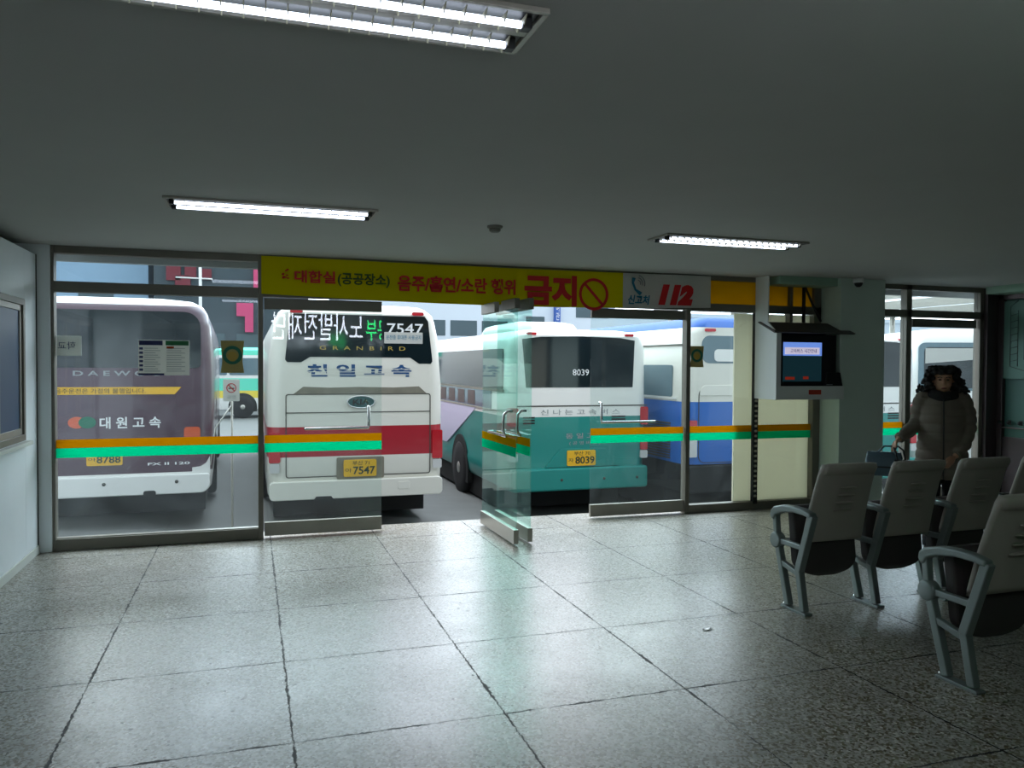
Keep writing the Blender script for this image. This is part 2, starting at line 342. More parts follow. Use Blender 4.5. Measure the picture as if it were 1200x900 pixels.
# wall of glass: frames in the plane y = D
def bars(lst, y0=-.05, y1=.05):
    b = MB()
    for x0, x1, z0, z1 in lst: b.box(x0, x1, D+y0, D+y1, z0, z1)
    return b
def stripe(parent, x0, x1, y, th=.003):
    a = MB().box(x0, x1, y-th, y, .872, .945).build('orange_stripe', 'film_orange', parent)
    b = MB().box(x0, x1, y-th, y, .788, .872).build('green_stripe', 'film_green', parent)
def pane(parent, x0, x1, z0, z1, m, name='pane'): return MB().box(x0, x1, D-.005, D+.005, z0, z1).build(name, m, parent)
w = thing('window_2', 'large dusty fixed glass pane at left of the front, under a narrow transom', 'window', (0, 0, 0), kind='structure')
bars([(-1.6, -1.575, 0, CEIL), (.06, .105, 0, CEIL), (-1.575, .06, 2.525, CEIL), (-1.575, .06, 2.20, 2.29), (-1.575, .06, 0, .10)]).build('window_frame', 'aluminium_dark', w, .004)
bars([(-1.575, .06, .10, .108)], -.03, .03).build('glazing_bead', 'steel', w)
pane(w, -1.575, .06, .1, 2.2, 'glass_dirty'); pane(w, -1.575, .06, 2.29, 2.525, 'glass_dirty', 'transom_pane'); stripe(w, -1.575, .06, D-.006)

# head rail and transom over the doors
w = thing('window_3', 'transom strip above the glass doors, hidden behind the yellow banner', 'window', kind='structure')
bars([(.105, 4.47, 2.525, CEIL), (.105, 4.47, 2.21, 2.29)]).build('window_frame', 'aluminium_dark', w, .004)
for a, b in ((.105, 1.2), (1.24, 2.33), (2.37, 3.4), (3.44, 4.47)): pane(w, a, b, 2.29, 2.525, 'film_yellow', 'yellow_film_pane')
bars([(1.2, 1.24, 2.29, 2.525), (2.33, 2.37, 2.29, 2.525), (3.4, 3.44, 2.29, 2.525)]).build('mullion', 'aluminium', w, .003)

def handle_L(parent, xv, xe, z, y):
    """chrome L handle: a bar running from xe to xv and turning up at xv, on stand-offs"""
    m = MB(); pth = [(xe, y-.05, z), (xv, y-.05, z)]
    m.tube([(xe, y, z), (xe, y-.05, z), (xv, y-.05, z), (xv, y-.055, z+.02), (xv, y-.055, z+.2), (xv, y, z+.205)], .013, 10)
    return m.build('door_handle', 'chrome', parent)
def leaf(name, label, x0, x1, free_right, mglass='glass_door'):
    o = thing(name, label, 'door', kind='structure')
    MB().box(x0, x1, D-.006, D+.006, .145, 2.10).build('glass_panel', mglass, o)
    MB().box(x0, x1, D-.022, D+.022, .02, .145).build('bottom_rail', 'aluminium', o, .004)
    MB().box(x0, x1, D-.022, D+.022, 2.10, 2.20).build('top_rail', 'aluminium_dark', o, .004)
    stripe(o, x0, x1, D-.0065)
    if free_right: handle_L(o, x1-.13, x1-.71, 1.0, D-.006)
    else: handle_L(o, x0+.1, x0+.73, 1.01, D-.006)
    return o
leaf('door_1', 'closed glass door leaf beside the dusty pane, its L-shaped handle near the right edge', .115, 1.187, True)
leaf('door_4', 'closed glass door leaf right of the opening, in front of the teal coach', 3.365, 4.462, False)
def open_leaf(name, label, hx, tilt, L, mglass, inner):
    o = thing(name, label, 'door', (hx, D, 0), kind='structure')
    MB().box(-.006, .006, -L, 0, .145, 2.10).build('glass_panel', mglass, o)
    MB().box(-.024, .024, -L, 0, .02, .145).build('bottom_rail', 'steel', o, .004)
    MB().box(-.024, .024, -.42 if inner else -L, 0, 2.10, 2.20).build('top_rail', 'aluminium' if inner else 'aluminium_dark', o, .004)
    if inner: MB().box(-.024, .024, -L, -.62, 2.10, 2.19).build('top_patch', 'aluminium_dark', o, .004)
    for z0, z1, m, n in ((.872, .945, 'film_orange', 'orange_stripe'), (.788, .872, 'film_green', 'green_stripe')):
        MB().box(-.0095, -.0065, -L, 0, z0, z1).build(n, m, o)
    s = -1
    m = MB(); yy = -L+.06
    pts = [(s*.006, yy+.09, 1.2)]+[(s*(.02+.05*math.sin(a)), yy+.09+.0*a, 1.2) for a in (.3,)]
    m.tube([(s*.006, yy+.04, 1.19), (s*.05, yy+.045, 1.19), (s*.075, yy+.07, 1.16), (s*.08, yy+.075, 1.1), (s*.08, yy+.075, 1.02), (s*.07, yy+.075, .985), (s*.05, yy+.08, .965), (s*.05, yy+.6, .965), (s*.006, yy+.61, .965)], .013, 10)
    m.build('door_handle', 'chrome', o)
    o.rotation_euler = (0, 0, tilt)
    return o
open_leaf('door_2', 'open greenish glass door leaf swung into the room, nearer the white and red coach', 2.20, .02, 1.0, 'glass_green', True)
open_leaf('door_3', 'open glass door leaf swung into the room just behind its twin, nearer the teal coach', 2.35, .02, .95, 'glass_green', False)

# fixed bay right of the doors with the cream board behind
w = thing('window_4', 'fixed glazing bay between the doors and the pillar, half backed with cream board', 'window', kind='structure')
bars([(4.47, 4.52, 0, CEIL), (4.52, 6.216, 2.54, CEIL), (4.52, 6.216, 2.20, 2.285), (4.52, 6.216, 0, .09), (6.12, 6.216, .09, 2.54), (5.79, 5.83, 2.06, 2.54)]).build('window_frame', 'aluminium_dark', w, .004)
pane(w, 4.52, 6.12, .09, 2.2, 'glass_clean'); stripe(w, 4.52, 6.12, D-.006)
for a, b in ((4.52, 5.79), (5.83, 6.12)): pane(w, a, b, 2.285, 2.54, 'film_yellow', 'yellow_film_pane')
MB().box(5.12, 6.12, D+.03, D+.05, .09, 2.19).build('cream_board', 'board_cream', w)
st = MB().box(5.325, 5.385, D-.05, D-.006, .06, 2.2)
st.build('slotted_mullion', 'seam_dark', w, .003)
hol = MB()
for i in range(36): hol.prism(rrect(5.338, 5.372, .14+i*.056, .166+i*.056, .01, 3), 'y', D-.053, D-.049)
hol.build('slot', 'board_cream', w)
# bay at the far right with a door
w = thing('window_5', 'narrow glass side light and transom right of the painted pillar', 'window', kind='structure')
bars([(6.83, 6.87, 0, CEIL), (7.45, 7.53, 0, CEIL), (6.87, 8.66, 2.53, CEIL), (6.87, 8.66, 2.205, 2.29), (6.87, 7.45, 0, .1), (8.60, 8.66, 0, 2.53)]).build('window_frame', 'aluminium_dark', w, .004)
pane(w, 6.87, 7.45, .1, 2.205, 'glass_clean'); pane(w, 6.87, 7.45, 2.29, 2.53, 'glass_clean', 'transom_pane'); pane(w, 7.555, 8.60, 2.29, 2.53, 'glass_clean', 'transom_pane'); stripe(w, 6.87, 7.45, D-.006)
o = thing('door_5', 'glass door behind the woman in the far right bay', 'door', kind='structure')
MB().box(7.57, 8.57, D-.006, D+.006, .145, 2.10).build('glass_panel', 'glass_clean', o)
MB().box(7.57, 8.57, D-.022, D+.022, .02, .145).build('bottom_rail', 'aluminium', o, .004); MB().box(7.57, 8.57, D-.022, D+.022, 2.09, 2.19).build('top_rail', 'aluminium_dark', o, .004)
stripe(o, 7.57, 8.57, D-.0065); handle_L(o, 8.4, 7.9, 1.0, D-.006)
struct('wall_right', MB().box(8.66, 8.86, D-.1, D+.1, 0, CEIL).box(XR, XR+.1, YB, 7.515, 0, .75).box(XR, XR+.1, YB, 7.515, 2.55, CEIL), 'partition_frame', 'dark metal corner post and base of the right-hand partition', 'wall', .004)
w = thing('window_6', 'teal glazed partition along the right side of the room with a dark rail', 'window', kind='structure')
MB().box(XR+.03, XR+.06, YB, 7.515, .75, 2.55).build('pane', 'partition_teal', w)
MB().box(XR-.02, XR+.03, YB, 7.515, 2.44, 2.50).box(XR-.02, XR+.03, 7.44, 7.515, .0, 2.55).box(XR-.02, XR+.03, YB, 7.515, .855, .87).build('window_frame', 'partition_frame', w, .004)
struct('trim_3', MB().box(8.55, 9.3, 6.0, 7.45, 2.5, CEIL), 'header_paint', 'shallow boxed beam under the ceiling above the right partition', 'beam', .004)
# pillar
struct('wall_pillar', MB().box(6.216, 6.83, 7.25, 7.75, 0, CEIL), 'pillar_paint', 'broad pale green painted pillar between the television and the right doorway', 'pillar', .006)
struct('trim_4', MB().box(5.45, 6.216, 7.3, D-.05, 2.50, CEIL), 'header_paint', 'pale header box under the ceiling above the television', 'beam', .004)
# outside paving
g = MB(); nx, ny = 40, 60
def ground_z(x, y):
    def ip(t, P):
        for (a, b), (c, d) in zip(P, P[1:]):
            if t <= c: return b+(d-b)*max(0, (t-a))/(c-a)
        return P[-1][1]
    base = ip(y, [(7.9, -.16), (9.3, -.42), (10.7, -.62), (12, -.66), (38, -.80), (90, -.80)])
    return base-.05*max(-6, min(8, x))*ip(y, [(7.9, 0), (10.7, 1), (18, 1), (34, 0), (90, 0)])
xs = [-60+120*i/nx for i in range(nx+1)]; xs = sorted(set([-60, -40, -25, -15, -10, -8, -7, -6]+[i*.5-5.5 for i in range(28)]+[9, 10, 12, 15, 20, 30, 45, 60]))
ys = [7.85, 7.9, 8.2, 8.5, 9, 9.4, 9.8, 10.2, 10.7, 11.2, 12, 13, 14, 15, 16, 18, 20, 23, 26, 30, 34, 38, 45, 60, 90]
vs = [(x, y, ground_z(x, y)) for y in ys for x in xs]; n_ = len(xs)
g.add(vs, [[j*n_+i, j*n_+i+1, (j+1)*n_+i+1, (j+1)*n_+i] for j in range(len(ys)-1) for i in range(n_-1)], 0, True)
struct('ground', g, 'asphalt', 'grey asphalt of the coach yard sloping away from the doors', 'ground')
struct('kerb', MB().box(-30, 30, 7.9, 7.98, -.6, -.02), 'concrete', 'pale concrete kerb at the edge of the waiting room floor', 'kerb', .01)
cn = MB().box(-20, 25, 7.75, 8.3, 2.615, 2.9)
for i in range(150): cn.box(-20+i*.3, -19.96+i*.3, 7.75, 8.3, 2.60, 2.615)
cn.box(-20, 25, 8.22, 8.3, 2.535, 2.62)
struct('canopy', cn, 'concrete', 'low ribbed canopy soffit over the outside edge of the glass front', 'canopy')

# ------------------------------------------------------------------ coaches
def coach(label, X, Y, zg, rows, L=11, W=2.45, rz=0, rc=.2, mats=(), group='coaches parked in the yard', name='coach', zr=2.2):
    """rows: (world height, inset, material index of the band above)"""
    root = thing(name, label, 'bus', (X, Y, zg), rz, group)
    rings = []; mis = []; base = max(q[1] for q in rows if .5 < q[0] <= zr)
    for z, ins, mi in rows:
        pl = rrect(-W/2+ins, W/2-ins, ins if z < 0 else max(0, ins-base)*.8, L-ins*.5, max(.05, rc-ins*.25), 6)
        rings.append([(p[0], p[1], z-zg) for p in pl]); mis.append(mi)
    b = MB(); b.loft(rings, 0, True, True, mis)
    body = b.build('body', list(mats), root)
    body.modifiers.new('edge', 'EDGE_SPLIT').split_angle = .7
    root['kind'] = 'thing'
    return root
def slab(name, root, pts, m, zg, y0=-.014, y1=.03, bevel=0, parent=None):
    return MB().prism([(p[0], p[1]-zg) for p in pts], 'y', y0, y1).build(name, m, parent or root, bevel)
def side(name, root, pts, m, zg, x=-1.225, th=.012, bevel=0):
    return MB().prism([(p[0], p[1]-zg) for p in pts], 'x', x-th, x+.02).build(name, m, root, bevel)
def wheels(root, W=2.45, R=.52, ys=(3.1, 8.4), sides=(-1, 1), dz=0):
    for s in sides:
        for y in ys:
            xo = s*(W/2+.012)
            a = MB()
            pts = [(y+(R+.1)*math.cos(t), dz+R+(R+.12)*math.sin(t)) for t in [PI*i/16 for i in range(17)]]+[(y-R-.1, .3+dz), (y+R+.1, .3+dz)]
            a.prism(pts, 'x', s*(W/2+.006), s*(W/2-.1)); a.build('wheel_arch', 'coach_under', root)
            t = MB().lathe([(R*.55, 0), (R*.9, 0), (R*.985, s*-.03), (R, s*-.07), (R, s*-.26), (R*.9, s*-.3)], (s*(W/2+.02), y, R+dz), 'x')
            to = t.build('wheel', 'rubber', root)
            h = MB().lathe([(.03, .0), (R*.2, 0), (R*.22, s*-.03), (R*.45, s*-.06), (R*.55, s*-.01), (R*.58, s*-.02)], (s*(W/2+.026), y, R+dz), 'x'); h.build('wheel_rim', 'steel', to)
def plate(root, zg, x0, x1, z0, z1, num, small):
    p = slab('license_plate', root, rrect(x0, x1, z0, z1, .02, 3), 'plate_yellow', zg, -.03, .01)
    text('plate_number', num, x0+.13*(x1-x0)/.46, x1-.02, z0+.03-zg, z0+(z1-z0)*.6-zg, -.031, 'plate_ink', p, .02)
    text('plate_number', small, x0+.12, x1-.1, z0+(z1-z0)*.68-zg, z1-.015-zg, -.031, 'plate_ink', p)
    text('plate_number', '자' if num == '8039' else '아', x0+.02, x0+.11, z0+.06-zg, z0+(z1-z0)*.5-zg, -.031, 'plate_ink', p)
def outline(root, zg, x0, x1, z0, z1, rad, w=.012, name='hatch_gap'):
    P = rrect(x0, x1, z0, z1, rad); Q = rrect(x0+w, x1-w, z0+w, z1-w, [max(.001, q-w) for q in (rad if isinstance(rad, (list, tuple)) else [rad]*4)])
    n = len(P); m = MB(); y0, y1 = -.006, .01
    vs = [(p[0], y0, p[1]-zg) for p in P]+[(p[0], y0, p[1]-zg) for p in Q]+[(p[0], y1, p[1]-zg) for p in P]+[(p[0], y1, p[1]-zg) for p in Q]
    fs = []
    for i in range(n):
        k = (i+1) % n; fs += [[i, k, n+k, n+i], [i, k, 2*n+k, 2*n+i], [n+i, n+k, 3*n+k, 3*n+i]]
    m.add(vs, fs); return m.build(name, 'panel_gap', root)
def mirror_arm(root, s, W, L, z, zg):
    m = MB().tube([(s*(W/2-.1), L-.1, z+.1-zg), (s*(W/2+.15), L+.1, z+.15-zg), (s*(W/2+.28), L+.1, z-.05-zg)], .02)
    m.prism(rrect(L-.0, L+.16, z-.55-zg, z-.05-zg, .05), 'x', s*(W/2+.2), s*(W/2+.36)); m.build('wing_mirror', 'black_plastic', root)

# white and red coach
zg = -.74; c = coach('white coach with a red waist band and blue lettering, rear towards the doors', 1.43, 11.25, zg,
    [(-.27, .05, 0), (-.2, .01, 0), (.32, 0, 1), (.735, 0, 0), (1.3, .0, 0), (2.0, .06, 0), (2.22, .11, 0), (2.31, .15, 0), (2.39, .24, 0), (2.43, .34, 0), (2.45, .55, 0)], mats=('coach_cream', 'coach_red'), rc=.22, zr=2.31)
def yr(z): return 0
win = [(-.93, 2.24), (-.99, 1.66), (-.96, 1.625), (-.78, 1.625), (-.66, 1.70), (.73, 1.70), (.86, 1.615), (1.03, 1.615), (1.055, 1.65), (.99, 2.22), (.94, 2.29), (-.88, 2.29)]
rw = slab('rear_window', c, win, 'coach_glass', zg, -.006, .1)
text('fleet_number', '7547', .40, .92, 2.035-zg, 2.185-zg, -.006, 'ink_white', c, .008)
slab('rear_notice', c, rrect(.36, .91, 1.90, 2.06, .005, 2), 'paper_white', zg, -.011, .0)
text('notice_text', '운전중 휴대폰 사용금지', .385, .885, 1.955-zg, 2.02-zg, -.011, 'ink_teal', c)
text('model_lettering', 'G  R  A  N  B  I  R  D', -.53, .66, 1.80-zg, 1.855-zg, -.006, 'ink_gold', c, .0)
ls = MB()
text('company_lettering', '천 일 고 속', -.70, .75, 1.425-zg, 1.60-zg, -.002, 'ink_blue', c, .035)
cut = MB()
for k in range(3): cut.box(-.72, .77, -.0055, -.0038, 1.452+k*.04-zg, 1.460+k*.04-zg)
cut.build('lettering_line', 'coach_cream', c)
slab('grime_streak', c, [(-.88, 1.19), (.97, 1.19), (.86, 1.29), (.5, 1.275), (0, 1.285), (-.4, 1.275), (-.75, 1.29)], 'grime', zg, -.004, .01)
outline(c, zg, -.985, 1.03, .035, 1.19, .04); slab('hatch_seam', c, [(-.985, .925), (1.03, .925), (1.03, .937), (-.985, .937)], 'panel_gap', zg, -.006, .01)
bd = MB(); bd.prism([(.036+.19*math.cos(2*PI*i/36), 1.074-zg+.085*math.sin(2*PI*i/36)) for i in range(36)], 'y', -.02, .01); bo = bd.build('badge', 'badge_green', c)
bd = MB(); P = [[(.036+a*math.cos(2*PI*i/36), y, 1.074-zg+b*math.sin(2*PI*i/36)) for i in range(36)] for a, b, y in ((.20, .094, -.01), (.195, .09, -.026), (.183, .08, -.026), (.18, .076, -.015))]
bd.loft(P, cap=False); bd.build('badge_rim', 'chrome', bo); text('badge_lettering', 'KIA', -.08, .155, 1.035-zg, 1.115-zg, -.022, 'chrome', bo, .02)
for s in (-1, 1):
    slab('tail_lamp', c, rrect(s*1.13-.075, s*1.13+.075, .25, .66, .02, 3), 'lamp_red', zg, -.012, .12); slab('reverse_lamp', c, rrect(s*1.13-.065, s*1.13+.065, .11, .24, .02, 3), 'lamp_clear', zg, -.012, .12)
slab('bumper', c, rrect(-1.2, 1.2, -.265, -.012, .06), 'coach_cream', zg, -.05, .1, .012)
slab('bumper_cutout', c, [(-.62, -.275), (-.34, -.275), (-.38, -.225), (-.58, -.225)], 'coach_under', zg, -.056, .0)
slab('tow_cover', c, rrect(.55, .72, -.17, -.06, .02, 3), 'coach_cream', zg, -.055, -.04, .004)
slab('plate_recess', c, rrect(-.30, .36, .0, .30, .02, 3), 'grime', zg, -.008, .01); plate(c, zg, -.205, .25, .03, .265, '7547', '부산 71')
for s in (-1, 1): slab('marker_lamp', c, rrect(s*.84-.085, s*.84+.085, 2.30, 2.35, .024), 'lamp_red', zg, -.02, .25)
wheels(c); MB().box(-1.12, 1.12, .9, 10.5, .10, .6).build('chassis_shade', 'coach_under', c); mirror_arm(c, 1, 2.45, 11, 2.0, zg)  # black box, lowered on every coach to deepen the shadow beneath

# purple coach
zg = -.60; c = coach('purple coach with a white bumper seen through the dusty left pane', -1.725, 11.3, zg,
    [(-.11, .05, 0), (-.05, .01, 0), (.10, 0, 0), (.165, 0, 1), (1.55, .0, 1), (2.1, .02, 1), (2.26, .05, 1), (2.36, .11, 2), (2.43, .24, 2), (2.475, .6, 2)], mats=('coach_white', 'coach_purple', 'coach_white'), rz=math.radians(1.5), rc=.25, zr=2.26)
slab('rear_window', c, rrect(-1.09, 1.09, 1.54, 2.28, [.06, .2, .2, .06]), 'coach_glass', zg, -.006, .1)
text('maker_lettering', 'D A E W O O', -.42, .62, 1.435-zg, 1.50-zg, -.002, 'ink_grey', c, .02)
slab('yellow_strip', c, [(-1.1, 1.195), (.77, 1.195), (.85, 1.29), (-1.1, 1.29)], 'plate_yellow', zg, -.005, .01)
text('slogan_lettering', '음주운전은 가정의 불행입니다.', -.62, .42, 1.21-zg, 1.275-zg, -.006, 'ink_dark', c)
text('company_lettering', '대 원 고 속', -.12, .60, .755-zg, .905-zg, -.002, 'ink_white', c, .02)
for x, m in ((-.38, 'lamp_amber'), (-.26, 'leaf_green')): MB().prism([(x+.1*math.cos(2*PI*i/24), .84-zg+.075*math.sin(2*PI*i/24)) for i in range(24)], 'y', -.006 if x < -.3 else -.009, .01).build('emblem', m, c)
slab('tail_lamp', c, rrect(.88, 1.08, .58, .76, .04), 'lamp_amber', zg, -.01, .16); slab('tail_lamp', c, rrect(-1.08, -.88, .58, .76, .04), 'lamp_amber', zg, -.01, .16)
plate(c, zg, -.27, .145, .285, .49, '8788', '경기 70'); text('model_lettering', 'FX II 120', .44, .95, .265-zg, .30-zg, -.002, 'ink_white', c, .02)
slab('bumper', c, rrect(-1.2, 1.2, -.115, .14, [.12, .03, .03, .12]), 'coach_white', zg, -.05, .16, .015)
slab('bumper_corner', c, [(.98, .14), (1.2, .14), (1.2, .36), (1.15, .27), (1.08, .23), (.98, .22)], 'coach_white', zg, -.02, .16)
for x in (-.07, .79): MB().lathe([(.001, -.056), (.022, -.056), (.024, -.04)], (x, 0, .045-zg), 'y', 14).build('bumper_screw', 'panel_gap', c)
slab('bumper_cutout', c, rrect(.39, .54, -.13, -.06, .03), 'coach_under', zg, -.056, 0)
wheels(c); MB().box(-1.12, 1.12, .9, 10.5, .10, .6).build('chassis_shade', 'coach_under', c); mirror_arm(c, 1, 2.45, 11, 1.9, zg)

# teal and white coach
zg = -.93; teal_rows = [(-.43, .06, 0), (-.36, .02, 0), (-.12, 0, 0), (-.05, .02, 0), (.25, .02, 0), (.77, 0, 1), (.94, 0, 2), (1.88, .015, 2), (2.02, .06, 2), (2.085, .11, 2), (2.16, .24, 2), (2.19, .45, 2)]
def teal_coach(label, X, Y, num, zg):
    c = coach(label, X, Y, zg, teal_rows, mats=('coach_teal', 'coach_white', 'coach_white'), rc=.2, zr=2.085)
    slab('rear_window', c, [(-1.02, 2.02), (-.95, 1.245), (.93, 1.245), (.96, 2.02), (.7, 2.06), (0, 2.075), (-.7, 2.06)], 'coach_glass', zg, -.006, .1)
    text('fleet_number', num, -.15, .135, 1.44-zg, 1.54-zg, -.006, 'ink_white', c, .0)
    slab('hatch_seam', c, [(-1.1, .935), (1.2, .935), (1.2, .955), (-1.1, .955)], 'panel_gap', zg, -.006, .01)
    text('badge_lettering', '신 나 는 고 속 버 스', -.7, .7, .80-zg, .89-zg, -.004, 'ink_grey', c)
    gr = MB()
    for x0, x1 in ((-1.0, -.8), (.55, .8)):
        for k in range(3): gr.box(x0, x1, -.006, .02, .66+k*.045-zg, .685+k*.045-zg)
    gr.build('vent_slats', 'coach_under', c)
    text('company_lettering', '동 일 고 속', -.265, .42, .41-zg, .50-zg, -.004, 'ink_grey', c, .01); text('company_lettering', '( 공 영 버 스 )', -.2, .35, .30-zg, .37-zg, -.004, 'ink_grey', c)
    slab('plate_recess', c, [(-.62, -.05), (-.36, .25), (.42, .25), (.68, -.05)], 'coach_teal', zg, -.012, .02, .004)
    plate(c, zg, -.245, .255, -.03, .22, num, '부산 70')
    for s in (-1, 1):
        slab('tail_lamp', c, rrect(s*1.15-.07, s*1.15+.07, .62, .92, .03), 'lamp_red', zg, -.008, .16); slab('tail_lamp', c, rrect(s*1.15-.065, s*1.15+.065, .2, .4, .02, 3), 'lamp_red', zg, -.008, .16)
        slab('reverse_lamp', c, rrect(s*1.15-.065, s*1.15+.065, .06, .19, .02, 3), 'lamp_clear', zg, -.008, .16)
    for s in (-1, 1): slab('marker_lamp', c, rrect(s*.86-.08, s*.86+.08, 2.085, 2.13, .02), 'lamp_red', zg, -.012, .3)
    slab('bumper', c, rrect(-1.2, 1.2, -.425, -.06, .05), 'coach_teal', zg, -.06, .1, .03)
    for x in (-.35, .4, 1.0): MB().lathe([(.001, -.066), (.022, -.066), (.024, -.05)], (x, 0, -.25-zg), 'y', 12).build('bumper_screw', 'panel_gap', c)
    ac = MB(); ac.loft([[(x*s1-.1, 2.4+ (y)*s1*1.0, z-zg) for x, y in rrect(-.62, .62, -1.2, 1.2, .2)] for z, s1 in ((2.14, 1.0), (2.24, .98), (2.34, .9), (2.385, .7), (2.40, .4))]); ac.build('roof_unit', 'coach_white', c)
    side('side_window', c, rrect(.35, 10.6, 1.21, 1.87, .06), 'coach_glass', zg); side('window_trim', c, [(.3, 1.165), (10.7, 1.165), (10.7, 1.205), (.3, 1.205)], 'aluminium_dark', zg, -1.225, .018)
    side('side_panel', c, [(1.0, .86), (10.6, .86), (10.6, 1.165), (1.0, 1.165)], 'coach_glass_pale', zg); side('window_trim', c, [(.3, .83), (10.7, .83), (10.7, .86), (.3, .86)], 'aluminium', zg, -1.225, .018)
    for k in range(8): side('cabin_trim', c, rrect(2.0+k*.75, 2.5+k*.75, .89, 1.14, .02, 3), 'cabin_trim', zg, -1.225, .016)
    side('livery_panel', c, [(1.95, .83), (10.7, .83), (10.7, -.1), (4.2, .0)], 'coach_lilac', zg, -1.225, .008)
    wheels(c, R=.53, ys=(3.15, 8.6))
    MB().box(-1.12, 1.12, .9, 10.5, .10, .6).build('chassis_shade', 'coach_under', c)
    return c
teal_coach('teal and white coach numbered 8039, rear facing the open doorway', 5.113, 11.95, '8039', zg)
teal_coach('teal and white coach whose rear shows between the pillar and the woman', 10.477, 11.6, '8019', -1.02)

# blue and white coach
zg = -1.0; c = coach('blue and white coach behind the narrow pane beside the cream board', 7.905, 11.3, zg,
    [(-.48, .06, 0), (-.4, .03, 0), (0, 0, 1), (1.02, 0, 2), (1.6, .01, 2), (2.12, .08, 2), (2.235, .15, 3), (2.33, .26, 3), (2.40, .38, 3), (2.425, .6, 3)], mats=('coach_under', 'coach_blue', 'coach_cream', 'coach_roofblue'), rc=.24, zr=2.235)
slab('rear_window', c, rrect(-.95, .95, 1.65, 2.1, .14), 'coach_glass_pale', zg, -.006, .1)
slab('rear_notice', c, rrect(-.72, .72, 1.68, 1.88, .07), 'coach_white', zg, -.012, .1)
outline(c, zg, -1.0, 1.0, .02, 1.25, .12); slab('hood_recess', c, rrect(-.98, .98, 1.12, 1.29, [.02, .12, .12, .02]), 'coach_cream', zg, -.012, .02, .005)
for s in (-1, 1):
    slab('marker_lamp', c, rrect(s*.8-.1, s*.8+.1, 2.165, 2.215, .024), 'lamp_red', zg, -.02, .25)
    slab('tail_lamp', c, rrect(s*1.1-.075, s*1.1+.075, .45, .72, .02, 3), 'lamp_red', zg, -.012, .2); slab('reverse_lamp', c, rrect(s*1.1-.075, s*1.1+.075, .12, .43, .02, 3), 'lamp_clear', zg, -.012, .2)
slab('bumper', c, rrect(-1.18, 1.18, -.46, -.02, .05), 'coach_under', zg, -.05, .1, .02)
side('side_window', c, rrect(.45, 10.5, 1.09, 1.62, .05), 'coach_glass_pale', zg); side('window_trim', c, [(.3, 1.05), (10.7, 1.05), (10.7, 1.085), (.3, 1.085)], 'coach_white', zg, -1.225, .02)
lo = MB()
for k in range(14): lo.box(-1.245, -1.22, .5, 1.7, .05+k*.045-zg, .072+k*.045-zg)
lo.build('vent_slats', 'panel_gap', c); side('hatch_seam', c, [(.2, 1.95), (10.5, 1.95), (10.5, 1.965), (.2, 1.965)], 'panel_gap', zg, -1.18, .03)
wheels(c); MB().box(-1.12, 1.12, .9, 10.5, .10, .6).build('chassis_shade', 'coach_under', c)

# white coach standing askew beyond the right doorway
zg = -1.05; c = coach('plain white coach standing askew outside the right-hand glass door', 13.45, 11.9, zg,
    [(-.5, .05, 0), (-.4, .01, 0), (.9, 0, 0), (1.6, .02, 0), (2.1, .08, 0), (2.25, .16, 0), (2.33, .28, 0), (2.37, .5, 0)], mats=('coach_white',), rz=math.radians(-24), rc=.22)
side('side_window', c, rrect(.5, 9.5, 1.2, 2.0, .1), 'coach_glass', zg); side('window_curtain', c, [(.55, 1.72), (3.2, 1.66), (3.2, 1.92), (.55, 1.92)], 'paper_white', zg, -1.225, .016)
slab('window_surround', c, rrect(-1.08, 1.08, 1.15, 2.09, .12), 'coach_glass_pale', zg, -.008, .14); slab('rear_window', c, rrect(-.98, .98, 1.2, 2.0, .08), 'coach_glass', zg, -.014, .1); slab('window_blind', c, [(-.96, 1.68), (.96, 1.84), (.96, 1.98), (-.96, 1.98)], 'paper_white', zg, -.02, .1)
wheels(c); MB().box(-1.12, 1.12, .9, 10.5, .10, .6).build('chassis_shade', 'coach_under', c)

# mint city bus far across the yard
zg = -.80; c = coach('distant mint, yellow and white city bus standing side-on between the first two coaches', 1.0, 38, zg,
    [(-.4, .03, 0), (-.3, 0, 0), (.10, 0, 1), (.42, 0, 2), (.96, 0, 3), (1.05, .0, 3), (1.98, .04, 2), (2.2, .1, 2), (2.3, .25, 2), (2.33, .5, 2)], mats=('coach_white', 'coach_yellow', 'coach_mint', 'coach_white'), rz=math.radians(90), L=10, name='city_bus')
for k in range(6): side('side_window', c, rrect(.4+k*1.6, 1.9+k*1.6, 1.1, 1.85, .06), 'coach_glass_pale', zg, 1.225, -.012)
for k in range(6): side('side_window', c, rrect(.4+k*1.6, 1.9+k*1.6, 1.1, 1.85, .06), 'coach_glass_pale', zg)
wheels(c, R=.5, ys=(1.35, 7.6))

# ------------------------------------------------------------------ yard background
def building(name, label, x0, x1, y0, y1, z0, z1, m, wins, wm='building_window', group='buildings beyond the yard'):
    b = thing(name, label, 'building', ((x0+x1)/2, y0, z0), 0, group)
    w = (x1-x0)/2; MB().box(-w, w, 0, y1-y0, 0, z1-z0).build('wall', m, b)
    MB().box(-w-.15, w+.15, -.15, y1-y0+.1, z1-z0, z1-z0+.3).build('parapet', m, b)
    for a, c_, d, e in wins: MB().box(a-(x0+x1)/2, c_-(x0+x1)/2, -.04, .1, d-z0, e-z0).build('window', wm, b, .02)
    return b
building('building', 'pale blue block added in place of bright sky at the far left beyond the purple coach', -24, -5.6, 50, 60, -.8, 14, 'sky_block_blue', [(-22+i*3.2, -20.2+i*3.2, 1+j*3.2, 2.8+j*3.2) for i in range(5) for j in range(2)])  # added block in sky colour, covers sky that would burn out
b = building('building', 'dark building with red and pink sign panels beyond the purple coach', -5.1, 3.2, 48, 60, -.8, 12, 'building_dark', [(-4.6+i*1.9, -3.3+i*1.9, 2.2, 3.3) for i in range(4)])
px0 = (-5.1+3.2)/2
